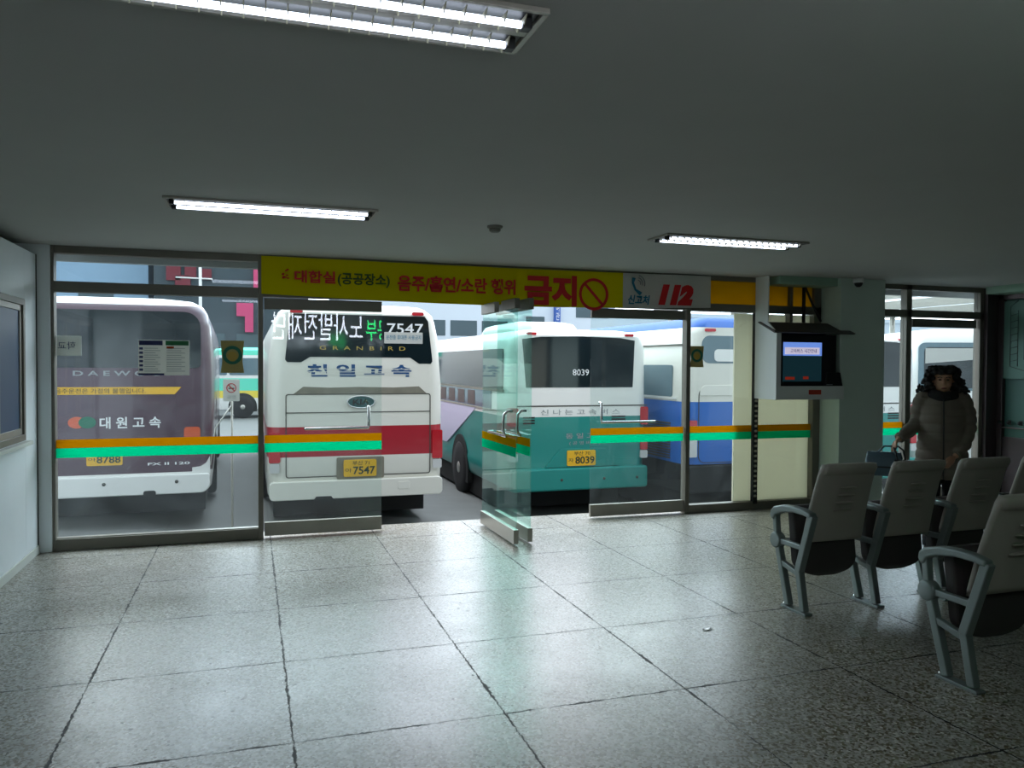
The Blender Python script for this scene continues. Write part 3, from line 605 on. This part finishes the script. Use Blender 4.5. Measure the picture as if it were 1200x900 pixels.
def sign(x0, x1, z0, z1, m, n='sign_panel'): MB().box(x0-px0, x1-px0, -.25, .02, z0+.8, z1+.8).build(n, m, b, .02)
sign(-4.45, -3.7, 6.2, 7.1, 'brick_red'); sign(-4.0, -3.2, 5.75, 6.5, 'brick_red'); sign(-3.5, -2.9, 6.4, 7.2, 'brick_red'); sign(-2.6, -2.1, 6.3, 6.9, 'brick_red'); sign(.14, .42, 5.5, 7.6, 'pink_sign')
MB().prism([(-.78-px0, 5.05+.8), (.13-px0, 5.05+.8), (.13-px0, 3.4+.8), (-.33-px0, 3.4+.8), (-.33-px0, 4.3+.8), (-.78-px0, 4.3+.8)], 'y', -.3, .02).build('sign_letter', 'pink_sign', b, .02)
building('building', 'white building with a dark window band behind the white and red coach', 5.0, 15.3, 45, 55, -.8, 8, 'building_pale', [(5.3+i*1.9, 6.9+i*1.9, 3.3, 4.2) for i in range(5)])
b = building('building', 'grey building with an upright blue sign behind the teal coach', 15.6, 22, 46, 56, -.8, 9, 'building_pale', [(16, 17.2, 3.6, 4.6), (19.3, 21.5, 4.6, 5.6)])
MB().box(17.8-18.8, 18.15-18.8, -.3, .05, 5.0, 6.4).build('sign_panel', 'sign_blue', b, .02); text('sign_lettering', '여\n관', -.95, -.72, 5.2, 6.2, -.305, 'ink_white', b)
building('building', 'low pale warehouse on the far right of the yard', 24, 60, 52, 66, -.8, 5.2, 'building_pale', [(26+i*4, 28.6+i*4, 1.5, 3.2) for i in range(8)])
lp = thing('street_lamp', 'slim white lamp post rising above the purple coach', 'street lamp', (-1.69, 30, -.75))
MB().tube([(0, 0, 0), (0, 0, 6.6)], [.07, .045], 10).build('pole', 'white_plastic', lp); MB().tube([(-.8, 0, 5.35), (.4, 0, 5.33)], .025, 8).build('arm', 'white_plastic', lp)
MB().lathe([(.2, 0), (.17, .03), (.085, .05), (.075, .3)], (0, 0, 0), 'z', 16).build('base', 'white_plastic', lp)
cp = thing('platform_canopy', 'white platform canopy with slanting beams outside the right doorway', 'canopy', (17, 17, -1.1))
MB().box(-5, 6, -2, 7, 4.75, 4.8).build('roof_sheet', 'canvas_white', cp)
for x in (-4, -1, 2, 5): MB().box(x-.1, x+.1, -2, 7, 4.5, 4.75).build('beam', 'aluminium', cp)
for x in (-4, 5): MB().tube([(x, 6, 0), (x, 6, 4.5)], .09, 10).build('post', 'aluminium', cp)
# no smoking stand outside
ns = thing('sign_stand', 'no smoking sign on a thin metal stand outside the left pane', 'sign', (-.25, 9.2, ground_z(-.25, 9.2)))
zb = ground_z(-.25, 9.2)
MB().tube([(.05, .02, 0), (.05, .02, 1.2-zb)], .012, 8).build('post', 'aluminium', ns)
MB().tube([(.05, .02, 1.15-zb), (-.12, .0, .9-zb), (-.17, -.02, .5-zb)], .008, 6).build('stay', 'steel', ns)
MB().box(-.2, .25, -.15, .2, 0, .03).build('base', 'aluminium_dark', ns, .005)
sb = MB().prism(rrect(-.04, .13, 1.19-zb, 1.43-zb, .01, 3), 'y', -.02, .0).build('sign_board', 'paper_white', ns)
rg = ring(MB(), .045, 1.335-zb, .052, .042, -.024, -.02); rg.prism([(.012, 1.363-zb), (.02, 1.371-zb), (.079, 1.308-zb), (.071, 1.30-zb)], 'y', -.0235, -.0205); rg.build('prohibition_ring', 'ink_red', sb)
MB().box(.015, .075, -.0225, -.0202, 1.325-zb, 1.338-zb).build('cigarette_mark', 'ink_dark', sb); text('sign_text', '금연', .0, .09, 1.22-zb, 1.255-zb, -.0205, 'ink_grey', sb)

# ------------------------------------------------------------------ ceiling lamps
def ceiling_lamp(label, X, Y):
    t = thing('ceiling_lamp', label, 'ceiling light', (X, Y, CEIL-.016), 0, 'fluorescent ceiling lamps')
    L, Wd = 1.27, .31; h = MB()
    for x0, x1, y0, y1 in ((-L/2, L/2, -Wd/2, -Wd/2+.014), (-L/2, L/2, Wd/2-.014, Wd/2), (-L/2, -L/2+.018, -Wd/2+.014, Wd/2-.014), (L/2-.018, L/2, -Wd/2+.014, Wd/2-.014), (-L/2+.018, L/2-.018, -.016, .016)): h.box(x0, x1, y0, y1, 0, .016)
    h.build('housing', 'aluminium', t, .002)
    MB().box(-L/2+.016, L/2-.016, -Wd/2+.012, Wd/2-.012, .012, .016).build('reflector', 'reflector', t)
    for s in (-1, 1):
        tb = MB().tube([(-L/2+.055, s*.076, -.006), (L/2-.055, s*.076, -.006)], .0105, 12).build('fluorescent_tube', 'tube', t)
        e = MB()
        for q in (-1, 1): e.box(q*(L/2-.045)-.014, q*(L/2-.045)+.014, s*.076-.018, s*.076+.018, -.02, .014)
        e.build('lamp_holder', 'black_plastic', tb, .003)
        lv = MB()
        for k in range(21):
            x = -L/2+.06+k*(L-.12)/20
            lv.prism([(s*.076-.055, .003), (s*.076+.055, .003), (s*.076+.03, -.018), (s*.076+.018, .0), (s*.076-.018, .0), (s*.076-.03, -.018)], 'x', x-.0015, x+.0015)
        lv.build('louvre', 'louvre', t)
    return t
ceiling_lamp('twin-tube ceiling lamp nearest the viewer, cut by the top of the picture', .155, 2.235)
ceiling_lamp('twin-tube ceiling lamp in front of the left pane and the banner', .14, 5.26)
ceiling_lamp('twin-tube ceiling lamp on the right, in front of the white end of the banner', 3.57, 5.42)
sd = thing('smoke_detector', 'small round grey detector on the ceiling between two lamps', 'smoke detector', (1.65, 5.43, CEIL))
MB().lathe([(.055, 0), (.055, -.012), (.045, -.018)], (0, 0, 0), 'z', 20).build('base', 'sensor_grey', sd); MB().lathe([(.04, -.016), (.04, -.035), (.028, -.045), (.004, -.047)], (0, 0, 0), 'z', 20).build('sensor', 'sensor_grey', sd)
cm = thing('dome_camera', 'small dome security camera under the ceiling at the top of the pillar', 'security camera', (6.4, 7.19, CEIL))
MB().lathe([(.058, 0), (.058, -.05), (.05, -.055)], (0, 0, 0), 'z', 20).build('housing', 'white_plastic', cm); MB().ball((0, 0, -.055), (.045, .045, .05), 10).build('dome', 'black_plastic', cm)
# light board, seen only as a reflection in the closed door leaf
lb = thing('light_board', 'board of glowing letters under the ceiling, mirrored in the closed left door', 'display board', (1.45, .2, 1.98))
MB().box(-1.25, 1.25, -.1, -.02, 0, .6).build('casing', 'black_plastic', lb, .006)
def led(s, x0, x1, z0, z1, m):
    o = text('glowing_letters', s, x0, x1, z0, z1, 0, m, lb, .0)
    for v in o.data.vertices: v.co = (-v.co.x, .02 if v.co.y < -.001 else .0, v.co.z)
    return o
led('노사발전재단', -.54, 1.1, .06, .56, 'led_white'); led('공부', -1.02, -.6, .07, .45, 'led_green')

# ------------------------------------------------------------------ banner
bn = thing('banner', 'long yellow banner with red lettering hung over the glass doors', 'banner', (0, D-.075, 0))
def zsag(x): q = (x-.09)/(4.74-.09); return -.045*math.sin(PI*min(1, max(0, q)))*(1.0)
def yw(x): return .006*math.sin(x*5.2)+.004*math.sin(x*11+1)
def sheet(x0, x1, name, m, th=.003):
    n = 40; mb = MB(); ringsv = []
    for i in range(n+1):
        x = x0+(x1-x0)*i/n; zt = CEIL-.012+.25*zsag(x); zb = 2.235+zsag(x); y = yw(x)
        ringsv.append([(x, y-th, zb), (x, y-th, zt), (x, y+th, zt), (x, y+th, zb)])
    mb.loft(ringsv, 0, False); return mb.build(name, m, bn)
sheet(.09, 3.69, 'yellow_cloth', 'cloth_yellow'); sheet(3.69, 4.74, 'white_cloth', 'paper_white')
mat('banner_red', (206, 22, 26), .6); mat('banner_dark', (50, 80, 20), .6)
for s, x0, x1, z0, z1, m, bold, sl in (('대합실', .378, .745, 2.345, 2.46, 'banner_red', .03, 0), ('(공공장소)', .765, 1.25, 2.325, 2.455, 'banner_dark', .025, 0), ('음주/흡연/소란 행위', 1.325, 2.505, 2.30, 2.455, 'banner_red', .03, 0), ('금지', 2.60, 3.165, 2.205, 2.515, 'banner_red', .045, 0), ('신고처', 3.745, 4.0, 2.245, 2.345, 'ink_teal', .03, .2), ('112', 4.10, 4.52, 2.25, 2.47, 'banner_red', .09, .25)):
    text('lettering', s, x0, x1, z0, z1, -.012, m, bn, bold, False, 'y', .003, sl)
rg = ring(MB(), 3.355, 2.335, .165, .135, -.014, -.011); rg.prism([(3.245, 2.43), (3.265, 2.45), (3.465, 2.24), (3.445, 2.22)], 'y', -.014, -.0115); rg.build('prohibition_ring', 'banner_red', bn)
ph = MB().tube([(3.81, -.014, 2.52), (3.80, -.014, 2.47), (3.83, -.014, 2.40), (3.89, -.014, 2.36)], [.022, .012, .012, .022], 8)
ph.build('phone_mark', 'ink_teal', bn)
for k, rr in enumerate((.035, .06, .085)): 
    MB().tube([(3.855+rr*math.cos(a), -.013, 2.465+rr*math.sin(a)) for a in [(-.3+1.7*i/8) for i in range(9)]], .005, 6).build('wave_mark', 'ink_grey', bn)
em = MB()
for i in range(9): em.ball((.275+.07*random.random(), -.012, 2.375+.09*random.random()), (.012, .003, .008), 5)
em.build('emblem', 'banner_red', bn)
# ------------------------------------------------------------------ papers on the glass
t = thing('timetable', 'two-column timetable sheet taped to the dusty left pane', 'notice', (-.727, D-.008, 1.494))
MB().box(-.207, .207, -.003, 0, 0, .31).build('sheet', 'paper_white', t)
MB().box(-.2, -.012, -.005, -.003, .265, .305).build('heading', 'ink_navy', t); MB().box(.012, .2, -.005, -.003, .265, .305).build('heading', 'ink_green', t); MB().box(-.207, -.0, -.005, -.003, .0, .018).build('footer', 'ink_navy', t)
ln = MB()
for k in range(11):
    ln.box(-.16, -.03-.02*(k % 3), -.0045, -.003, .035+k*.02, .040+k*.02); ln.box(.02, .17-.03*(k % 2), -.0045, -.003, .035+k*.02, .040+k*.02)
ln.build('printed_lines', 'ink_grey', t)
dk = MB()
for k in range(6): dk.box(-.2, -.17, -.0045, -.003, .04+k*.037, .06+k*.037)
dk.build('route_marks', 'ink_navy', t); MB().box(.02, .08, -.0045, -.003, .235, .255).build('route_mark', 'lamp_amber', t)
def sticker(label, X, z, w_, h_, tone):
    t = thing('sticker', label, 'sticker', (X, D-.008, z), 0, 'gold emblem stickers on the glass')
    MB().prism([(-w_/2, 0), (w_/2, .0), (w_/2*.86, h_*.35), (w_/2, h_), (-w_/2, h_), (-w_/2*.86, h_*.35)], 'y', -.003, 0).build('sheet', 'gold_paper', t)
    ring(MB(), 0, h_*.55, w_*.42, w_*.27, -.005, -.003, 24).build('emblem', 'leaf_green', t)
    MB().prism([(w_*.2*math.cos(2*PI*i/16), h_*.5+h_*.16*math.sin(2*PI*i/16)) for i in range(16)], 'y', -.005, -.003).build('emblem', 'ink_gold', t)
sticker('gold emblem sticker on the left pane above the no smoking sign', -.16, 1.518, .2, .29, 0); sticker('gold emblem sticker on the narrow pane in front of the blue coach', 4.62, 1.59, .17, .23, 1)
t = thing('paper_notice', 'white paper notice facing outwards at the left edge of the dusty pane', 'notice', (-1.475, D+.008, 1.66))
MB().box(-.095, .095, 0, .003, 0, .172).build('sheet', 'paper_white', t); text('notice_text', '학교', -.085, .05, .055, .12, -.0015, 'ink_navy', t, .0, True)
# ------------------------------------------------------------------ television cabinet
tv = thing('tv_cabinet', 'white box shelf with a dark hood hung beside the pillar', 'cabinet', (5.33, 7.18, 1.245))
P = [(0, 0), (0, .72), (.16, .84), (.16, 1.344), (.385, 1.344), (.385, 0)]
MB().prism(P, 'x', 0, .018).build('side_panel', 'tin_white', tv, .002)
MB().box(.018, .886, 0, .385, 0, .018).box(.018, .886, 0, .018, .018, .145).box(.018, .886, .018, .385, .127, .145).build('shelf', 'tin_white', tv, .002)
MB().box(.018, .075, .02, .04, .145, .72).build('front_trim', 'tin_white', tv, .002)
MB().prism([(-.02, .725), (.0, .715), (.30, .84), (.28, .85)], 'x', -.03, 1.02).build('hood', 'hood_dark', tv, .002)
MB().box(.018, .886, .30, .32, .145, .80).build('back_panel', 'black_plastic', tv)
MB().box(.42, .58, -.004, 0, .055, .105).build('price_tag', 'red_label', tv)
MB().tube([(.62, .33, 1.25), (.72, .32, 1.05), (.82, .31, .87)], .014, 8).tube([(.6, .33, 1.25), (.6, .33, .85)], .02, 8).build('cable', 'black_plastic', tv)
t = thing('television', 'small television on the shelf beside the pillar, its screen half lit', 'television', (5.78, 7.25, 1.391))
MB().box(-.335, .37, -.02, .16, .0, .56).build('casing', 'black_plastic', t, .008)
sc_ = MB().box(-.33, .17, -.024, -.018, .05, .475).build('screen', 'screen_dark', t)
MB().box(-.33, .17, -.026, -.0235, .33, .475).build('picture', 'screen_blue', sc_); MB().box(-.31, .14, -.027, -.0255, .345, .42).build('picture', 'screen_white', sc_)
text('caption', '고속버스 시간안내', -.24, .1, .36, .405, -.0275, 'screen_ink', sc_)
MB().box(-.3, -.18, -.026, -.0235, .07, .10).box(-.07, .0, -.026, -.0235, .075, .105).build('picture', 'screen_red', sc_)
t = thing('set_top_box', 'small black box on the shelf, at the right of the television', 'set-top box', (6.1, 7.19, 1.391))
MB().prism([(-.13, 0), (.11, 0), (.075, .15), (-.1, .15)], 'y', 0, .032).build('casing', 'black_plastic', t, .005); MB().box(-.11, -.03, -.003, .0, .012, .02).build('label_strip', 'ink_grey', t)
# ------------------------------------------------------------------ right partition details
t = thing('poster', 'pale poster with a line drawing of a house on the right partition', 'poster', (XR-.004, 7.2, 1.5))
MB().box(-.004, 0, -.5, .24, -.03, .92).build('sheet', 'poster_teal', t)
pl = MB()
for pth in ([(.15, .12), (.15, .85), (.05, .92)], [(.15, .12), (-.1, .05), (-.45, .12)], [(.05, .12), (.05, .8)], [(-.1, .75), (-.25, .9), (-.45, .75)]): pl.tube([(-.006, a, b_) for a, b_ in pth], .004, 6)
for k in range(8): pl.tube([(-.006, .15, .18+k*.08), (-.006, .05, .2+k*.08)], .003, 6)
pl.build('line_drawing', 'poster_line', t); MB().box(-.006, -.004, -.4, -.03, .2, .6).build('drawn_window', 'seam_dark', t)
for i, (y, lb_) in enumerate(((7.46, 'dark coat hook on the right partition, nearest the corner post'), (7.34, 'dark coat hook on the right partition, second from the corner post'), (7.19, 'dark coat hook on the right partition, nearest the viewer'))):
    t = thing('coat_hook', lb_, 'hook', (XR, y, .93), 0, 'hooks above the rail')
    MB().box(-.012, 0, -.02, .02, -.03, .03).build('plate', 'seam_dark', t, .003); MB().ball((-.03, 0, 0), .022, 8).build('knob', 'seam_dark', t)
# paper scrap
t = MB(); sn = 5
t.add([(-.035, -.012, .002), (.0, -.016, .006), (.035, -.006, .002), (.03, .012, .008), (-.005, .014, .003), (-.03, .01, .007)], [[0, 1, 4, 5], [1, 2, 3, 4]])
o = t.build('paper_scrap', 'glossy_paper', None, 0, (2.631, 4.176, .001)); so = o.modifiers.new('thickness', 'SOLIDIFY'); so.thickness = .0015
tag(o, 'tiny white scrap of paper on the floor in front of the seats', 'litter')

# ------------------------------------------------------------------ waiting room chairs
def chair_tree(label):
    root = thing('waiting_chair', label, 'chair', (0, 0, 0), 0, 'tip-up waiting chairs in rows')
    # stand on the left hand side (x = 0), front towards +y
    s_ = MB()
    def bar(p, q, w, t_, mi=0):
        a, b_ = Vector((0, p[0], p[1])), Vector((0, q[0], q[1])); d = (b_-a).normalized(); nn = Vector((0, -d.z, d.y))*w/2
        pts = [a-nn, a+nn, b_+nn, b_-nn]; s_.prism([(v.y, v.z) for v in pts], 'x', -t_, t_, mi)
    bar((-.125, .655), (.0, .27), .05, .024); bar((0, .285), (-.055, .02), .045, .022); bar((.245, .60), (.225, .42), .038, .02); bar((.225, .44), (.10, .02), .045, .022)
    bar((.22, .43), (-.06, .43), .035, .018); bar((.175, .29), (.0, .25), .035, .018)
    s_.lathe([(.001, -.03), (.05, -.03), (.055, -.02), (.055, .02), (.05, .03), (.001, .03)], (0, .225, .43), 'x', 20)
    st_ = s_.build('stand', 'cast_metal', root, .006)
    MB().prism(rrect(-.10, .15, 0, .018, .008, 3), 'x', -.03, .03).build('foot_plate', 'cast_metal', st_, .003)
    MB().ball((0, .14, .02), (.014, .014, .012), 8).build('bolt', 'chrome', st_)
    ar = MB(); prof = []
    top = [(-.13, .668), (-.05, .685), (.05, .688), (.15, .68), (.24, .655), (.275, .625), (.28, .59), (.265, .565)]
    bot = [(.24, .565), (.225, .60), (.16, .628), (.05, .645), (-.05, .645), (-.13, .635)]
    ar.prism(top+bot, 'x', -.03, .03, 0, True); ar.build('armrest', 'cast_metal', st_, .012, None, None, 3)
    # backrest: a moulded shell with a folded top edge
    B = MB(); rows_ = []; nz_ = 16
    for i in range(nz_+1):
        v = i/nz_; z = .445+v*.53; y = .012-.155*v+(.012*math.sin(v*PI))
        hw = .236-.02*v; hw *= 1.0 if v < .9 else 1-.06*((v-.9)/.1)**2
        th = .034 if v < .86 else .034+.012*math.sin((v-.86)/.14*PI/2)
        if i == 0: th = .02
        ringp = []
        for (a, b_) in rrect(-hw, hw, -th/2, th/2, .014, 3): ringp.append((.2875+a, y+b_+.03*(abs(a)/hw)**2.5, z))
        rows_.append(ringp)
    B.loft(rows_)
    for k in range(4):
        z = .665+k*.052; v = (z-.445)/.53; y = .012-.155*v+.012*math.sin(v*PI)-.02
        B.ball((.2875, y+.002, z), (.078-.004*k, .016, .007), 8)
    B.build('backrest', 'seat_plastic', root)
    hd = MB(); rr_ = []
    for z, y, hw, th in ((.905, -.128, .20, .05), (.95, -.142, .205, .062), (.972, -.146, .195, .056), (.98, -.147, .17, .03)):
        rr_.append([(.2875+a, y+b_+.03*(abs(a)/hw)**2.5, z) for a, b_ in rrect(-hw, hw, -th/2, th/2, .014, 3)])
    hd.loft(rr_); hd.build('head_roll', 'seat_plastic', root)
    # tipped-up seat pan, curved lower lip
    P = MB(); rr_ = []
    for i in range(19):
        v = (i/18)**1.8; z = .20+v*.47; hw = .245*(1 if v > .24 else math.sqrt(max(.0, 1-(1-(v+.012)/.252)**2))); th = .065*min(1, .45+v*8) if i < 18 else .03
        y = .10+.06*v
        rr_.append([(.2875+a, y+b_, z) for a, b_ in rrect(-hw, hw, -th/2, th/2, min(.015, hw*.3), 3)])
    P.loft(rr_); P.build('seat', 'seat_plastic_shaded', root)  # pan coloured dark for the shadow below the backrest
    MB().tube([(.03, .2, .43), (.545, .2, .43)], .014, 8).build('pivot_bar', 'cast_metal', root)
    return root
proto = None
CH = [(3.39, 4.30, 'grey tip-up chair at the left end of the row before the woman'), (3.965, 4.30, 'grey tip-up chair second from the left end of the row before the woman'), (4.54, 4.30, 'grey tip-up chair third from the left end of the row, in front of the woman'), (5.115, 4.30, 'grey tip-up chair behind the front one at the right picture edge, fourth in its row'),
      (3.39, 3.035, 'grey tip-up chair nearest the viewer, at the left end of the front row')]
for i, (x, y, l_) in enumerate(CH):
    if proto is None: proto = chair_tree(l_); c = proto
    else: c = copy_tree(proto)
    c.location = (x, y, 0); c['label'] = l_

# ------------------------------------------------------------------ the woman
WX, WY, WR = 5.60, 5.28, math.radians(-42)
wm = thing('person', 'woman in a long dark quilted coat with curly black hair, standing behind the chairs', 'person', (WX, WY, 0), WR)
def ell(cx, cy, z, rx, ry, n=20): return [(cx+rx*math.cos(2*PI*k/n), cy+ry*math.sin(2*PI*k/n), z) for k in range(n)]
SH = {-1: [(-.145, .01, 1.315), (-.178, .02, 1.22), (-.182, .03, 1.13), (-.26, -.06, 1.05), (-.345, -.15, .985)], 1: [(.145, .01, 1.315), (.188, .02, 1.2), (.195, .01, 1.08), (.155, -.07, .95), (.085, -.15, .86)]}
b = MB()
b.loft([ell(0, .0, .80, .15, .10), ell(0, 0, .95, .16, .105), ell(0, 0, 1.1, .15, .10), ell(0, 0, 1.25, .17, .10), ell(0, .01, 1.33, .13, .08), ell(0, .01, 1.36, .06, .06), ell(0, .0, 1.46, .05, .052)])
hc = (0, -.012, 1.485)
b.ball((0, .012, 1.515), (.075, .092, .095), 14); b.ball((0, -.02, 1.465), (.062, .07, .085), 14); b.ball((0, -.035, 1.415), (.042, .048, .034), 10)
b.tube([(0, -.088, 1.50), (0, -.105, 1.468), (0, -.103, 1.458)], [.009, .014, .015], 8); b.ball((-.035, -.07, 1.455), (.022, .018, .02), 8); b.ball((.035, -.07, 1.455), (.022, .018, .02), 8); b.ball((0, -.085, 1.425), (.026, .012, .010), 8); b.ball((0, -.078, 1.525), (.055, .02, .014), 8)
for s in (-1, 1): b.ball((s*.076, .01, 1.475), (.012, .024, .034), 8)
for s in (-1, 1):
    P = SH[s]; b.tube(P, [.055, .048, .042, .036, .026], 12)
    wv = Vector(P[-1]); dv = (Vector(P[-1])-Vector(P[-2])).normalized()
    if s == -1: dv = (dv+Vector((0, 0, -.5))).normalized()
    lat = Vector((0, 1, 0)) if s == -1 else Vector((.5, .8, 0)); lat = (lat-dv*lat.dot(dv)).normalized(); nrm = dv.cross(lat).normalized()
    pc = wv+dv*.05
    rot = Matrix((lat, nrm, dv)).transposed()
    b.ball(pc, (.038, .018, .052), 10, 0, rot)
    curl = nrm if nrm.dot(Vector((0, .4, -.6)) if s == -1 else Vector((-.8, .4, 0))) > 0 else -nrm
    for k, (off, ln_) in enumerate(((-.028, .062), (-.010, .072), (.009, .068), (.027, .054))):
        p0 = pc+dv*.035+lat*off; amt = 1.0 if s == -1 else .5
        p1 = p0+dv*ln_*.45+curl*.012*amt; p2 = p1+dv*ln_*.2*(1.2-amt)+curl*ln_*.42*amt; p3 = p2+(-dv*.4*amt+curl*.5+dv*(1-amt)*.6)*ln_*.4
        b.tube([p0, p1, p2, p3], [.0095, .009, .008, .0065], 8)
    q = -lat; p0 = pc-dv*.015+q*.03; b.tube([p0, p0+q*.02+dv*.022, p0+q*.022+dv*.045+curl*.012, p0+q*.012+dv*.062+curl*.02], [.013, .011, .009, .007], 8)
for s, fy in ((-1, -.12), (1, .14)):
    b.tube([(s*.085, 0, .86), (s*.085, fy*.45, .47), (s*.085, fy+.03, .09)], [.085, .056, .037], 12); b.tube([(s*.085, fy+.05, .06), (s*.088, fy-.03, .045), (s*.09, fy-.12, .03)], [.034, .036, .024], 10)
remeshed(b, 'body', .0075, ['skin'], wm, 3)
# coat
cmb = MB()
cmb.loft([ell(0, .0, .66, .21, .165, 28), ell(0, 0, .78, .205, .16, 28), ell(0, 0, .95, .19, .15, 28), ell(0, 0, 1.08, .172, .14, 28), ell(0, 0, 1.2, .176, .142, 28), ell(0, .005, 1.29, .176, .13, 28), ell(0, .01, 1.345, .15, .10, 28), ell(0, .012, 1.375, .08, .08, 28), ell(0, .005, 1.40, .075, .08, 28)])
for s in (-1, 1):
    P = SH[s]; cmb.tube(P[:4]+[tuple(Vector(P[3]).lerp(Vector(P[4]), .88))], [.076, .068, .062, .054, .044], 16); cmb.ball(P[0], .078, 10)
def quilt(co, n):
    d = .011*(abs(math.sin(co.z*PI/.075))**.6-.5)
    if co.y < 0 and abs(co.x+.0) < .012 and co.z < 1.36: d -= .006
    return co+n*d
remeshed(cmb, 'coat', .0095, ['coat_cloth'], wm, 4, quilt)
MB().tube([(-.004, -.128, 1.33), (-.002, -.145, 1.2), (0, -.143, 1.08), (0, -.153, .95), (0, -.163, .78), (0, -.167, .67)], .006, 6).build('zip', 'seam_dark', wm)
sc2 = MB()
for k, (z, rr) in enumerate(((1.362, .098), (1.382, .088), (1.345, .088))): sc2.tube([(rr*math.cos(a), rr*.95*math.sin(a)-.008, z+.012*math.sin(a*2+k)) for a in [2*PI*i/20 for i in range(21)]], .028, 10)
remeshed(sc2, 'scarf', .009, ['scarf_cloth'], wm, 3)
h = MB(); rnd = random.Random(3)
h.ball((0, .035, 1.53), (.093, .09, .092), 12)
h.ball((0, .06, 1.47), (.11, .06, .10), 12)
for k in range(520):
    a = rnd.uniform(0, 2*PI); zt = rnd.uniform(-1, 1)
    x = math.cos(a); y = math.sin(a); z = 1.495+zt*.118
    if y < -.2 and z < 1.545 and abs(x) < .86: continue
    wd = .115+.055*max(0, (1.56-z)/.12) if z < 1.56 else .125*math.sqrt(max(.05, 1-((z-1.54)/.1)**2))
    wd *= rnd.uniform(.82, 1.08)
    h.ball((x*wd*1.02, .02+y*wd*.85, z), rnd.uniform(.009, .018), 5)
for s in (-1, 1):
    for k in range(60): h.ball((s*rnd.uniform(.075, .13), rnd.uniform(-.06, .05), rnd.uniform(1.40, 1.54)), rnd.uniform(.010, .020), 5)
for k in range(26): h.ball((rnd.uniform(-.07, .07), -.062-rnd.uniform(0, .02), 1.565+rnd.uniform(-.012, .03)), rnd.uniform(.014, .022), 5)
remeshed(h, 'hair', .0048, ['hair'], wm, 1)
for s in (-1, 1):
    MB().ball((s*.029, -.083, 1.497), (.013, .008, .006), 8).build('eye', 'eye_dark', wm); MB().tube([(s*.014, -.096, 1.517), (s*.03, -.096, 1.521), (s*.048, -.085, 1.515)], .004, 6).build('eyebrow', 'hair', wm)
MB().ball((0, -.094, 1.425), (.022, .006, .007), 8).build('lips', 'lip', wm)
tr = MB()
for s, fy in ((-1, -.12), (1, .14)): tr.tube([(s*.085, 0, .84), (s*.085, fy*.45, .47), (s*.085, fy+.03, .085)], [.10, .072, .058], 16)
tr.ball((0, 0, .86), (.17, .12, .1), 12); remeshed(tr, 'trousers', .01, ['trouser_cloth'], wm, 3)
for s, fy in ((-1, -.12), (1, .14)):
    sh = MB(); sh.loft([[(s*.088+x, fy-.05+y, z) for x, y in rrect(-w_, w_, -l1, .10, .035)] for z, w_, l1 in ((0, .042, .135), (.02, .046, .14), (.05, .044, .12), (.085, .044, .04), (.10, .046, .02))]); sh.build('shoe', 'shoe_leather', wm, .004)
# bags, in the same axes as the woman
RM = Matrix.Rotation(WR, 3, 'Z')
hand = Vector((WX, WY, 0))+RM @ (Vector(SH[-1][-1])+Vector((-.015, -.045, -.055)))
def bag(name, label, dx, dy, wdt, hgt, dep, drop, m, rz):
    o = thing(name, label, 'bag', (hand.x, hand.y, hand.z-drop-hgt), WR)
    off = Vector((dx, dy, 0))
    bb = MB(); rr_ = []
    for z, k, kd in ((0, .9, .8), (.02, 1, 1), (hgt*.5, 1.02, 1.05), (hgt*.85, .95, .6), (hgt, .9, .25)):
        rr_.append([(dx+x, dy+y, z) for x, y in rrect(-wdt/2*k, wdt/2*k, -dep/2*kd, dep/2*kd, dep*.24*kd)])
    bb.loft(rr_); bb.build('bag_body', m, o)
    for q in (-1, 1):
        top = Vector((0, q*.008, hgt+drop)); a = Vector((dx-wdt*.22, dy+q*dep*.12, hgt*.9)); c_ = Vector((dx+wdt*.22, dy+q*dep*.12, hgt*.9))
        MB().tube([a, a.lerp(top, .55)+Vector((-.02, 0, .03)), top+Vector((-.02, 0, 0)), top+Vector((.02, 0, 0)), c_.lerp(top, .55)+Vector((.02, 0, .03)), c_], .007, 8).build('handle', m, o)
    MB().box(dx-wdt*.3, dx+wdt*.3, dy-dep*.56, dy-dep*.5, hgt*.35, hgt*.42).build('seam', 'seam_dark', o)
    return o
bag('handbag', 'slate blue handbag hanging from the hand of the woman', -.09, -.02, .29, .2, .13, .05, 'bag_leather', 0)
bag('shopping_bag', 'small black bag hanging beside the slate blue handbag', .045, -.125, .13, .24, .07, .1, 'black_plastic', 0)
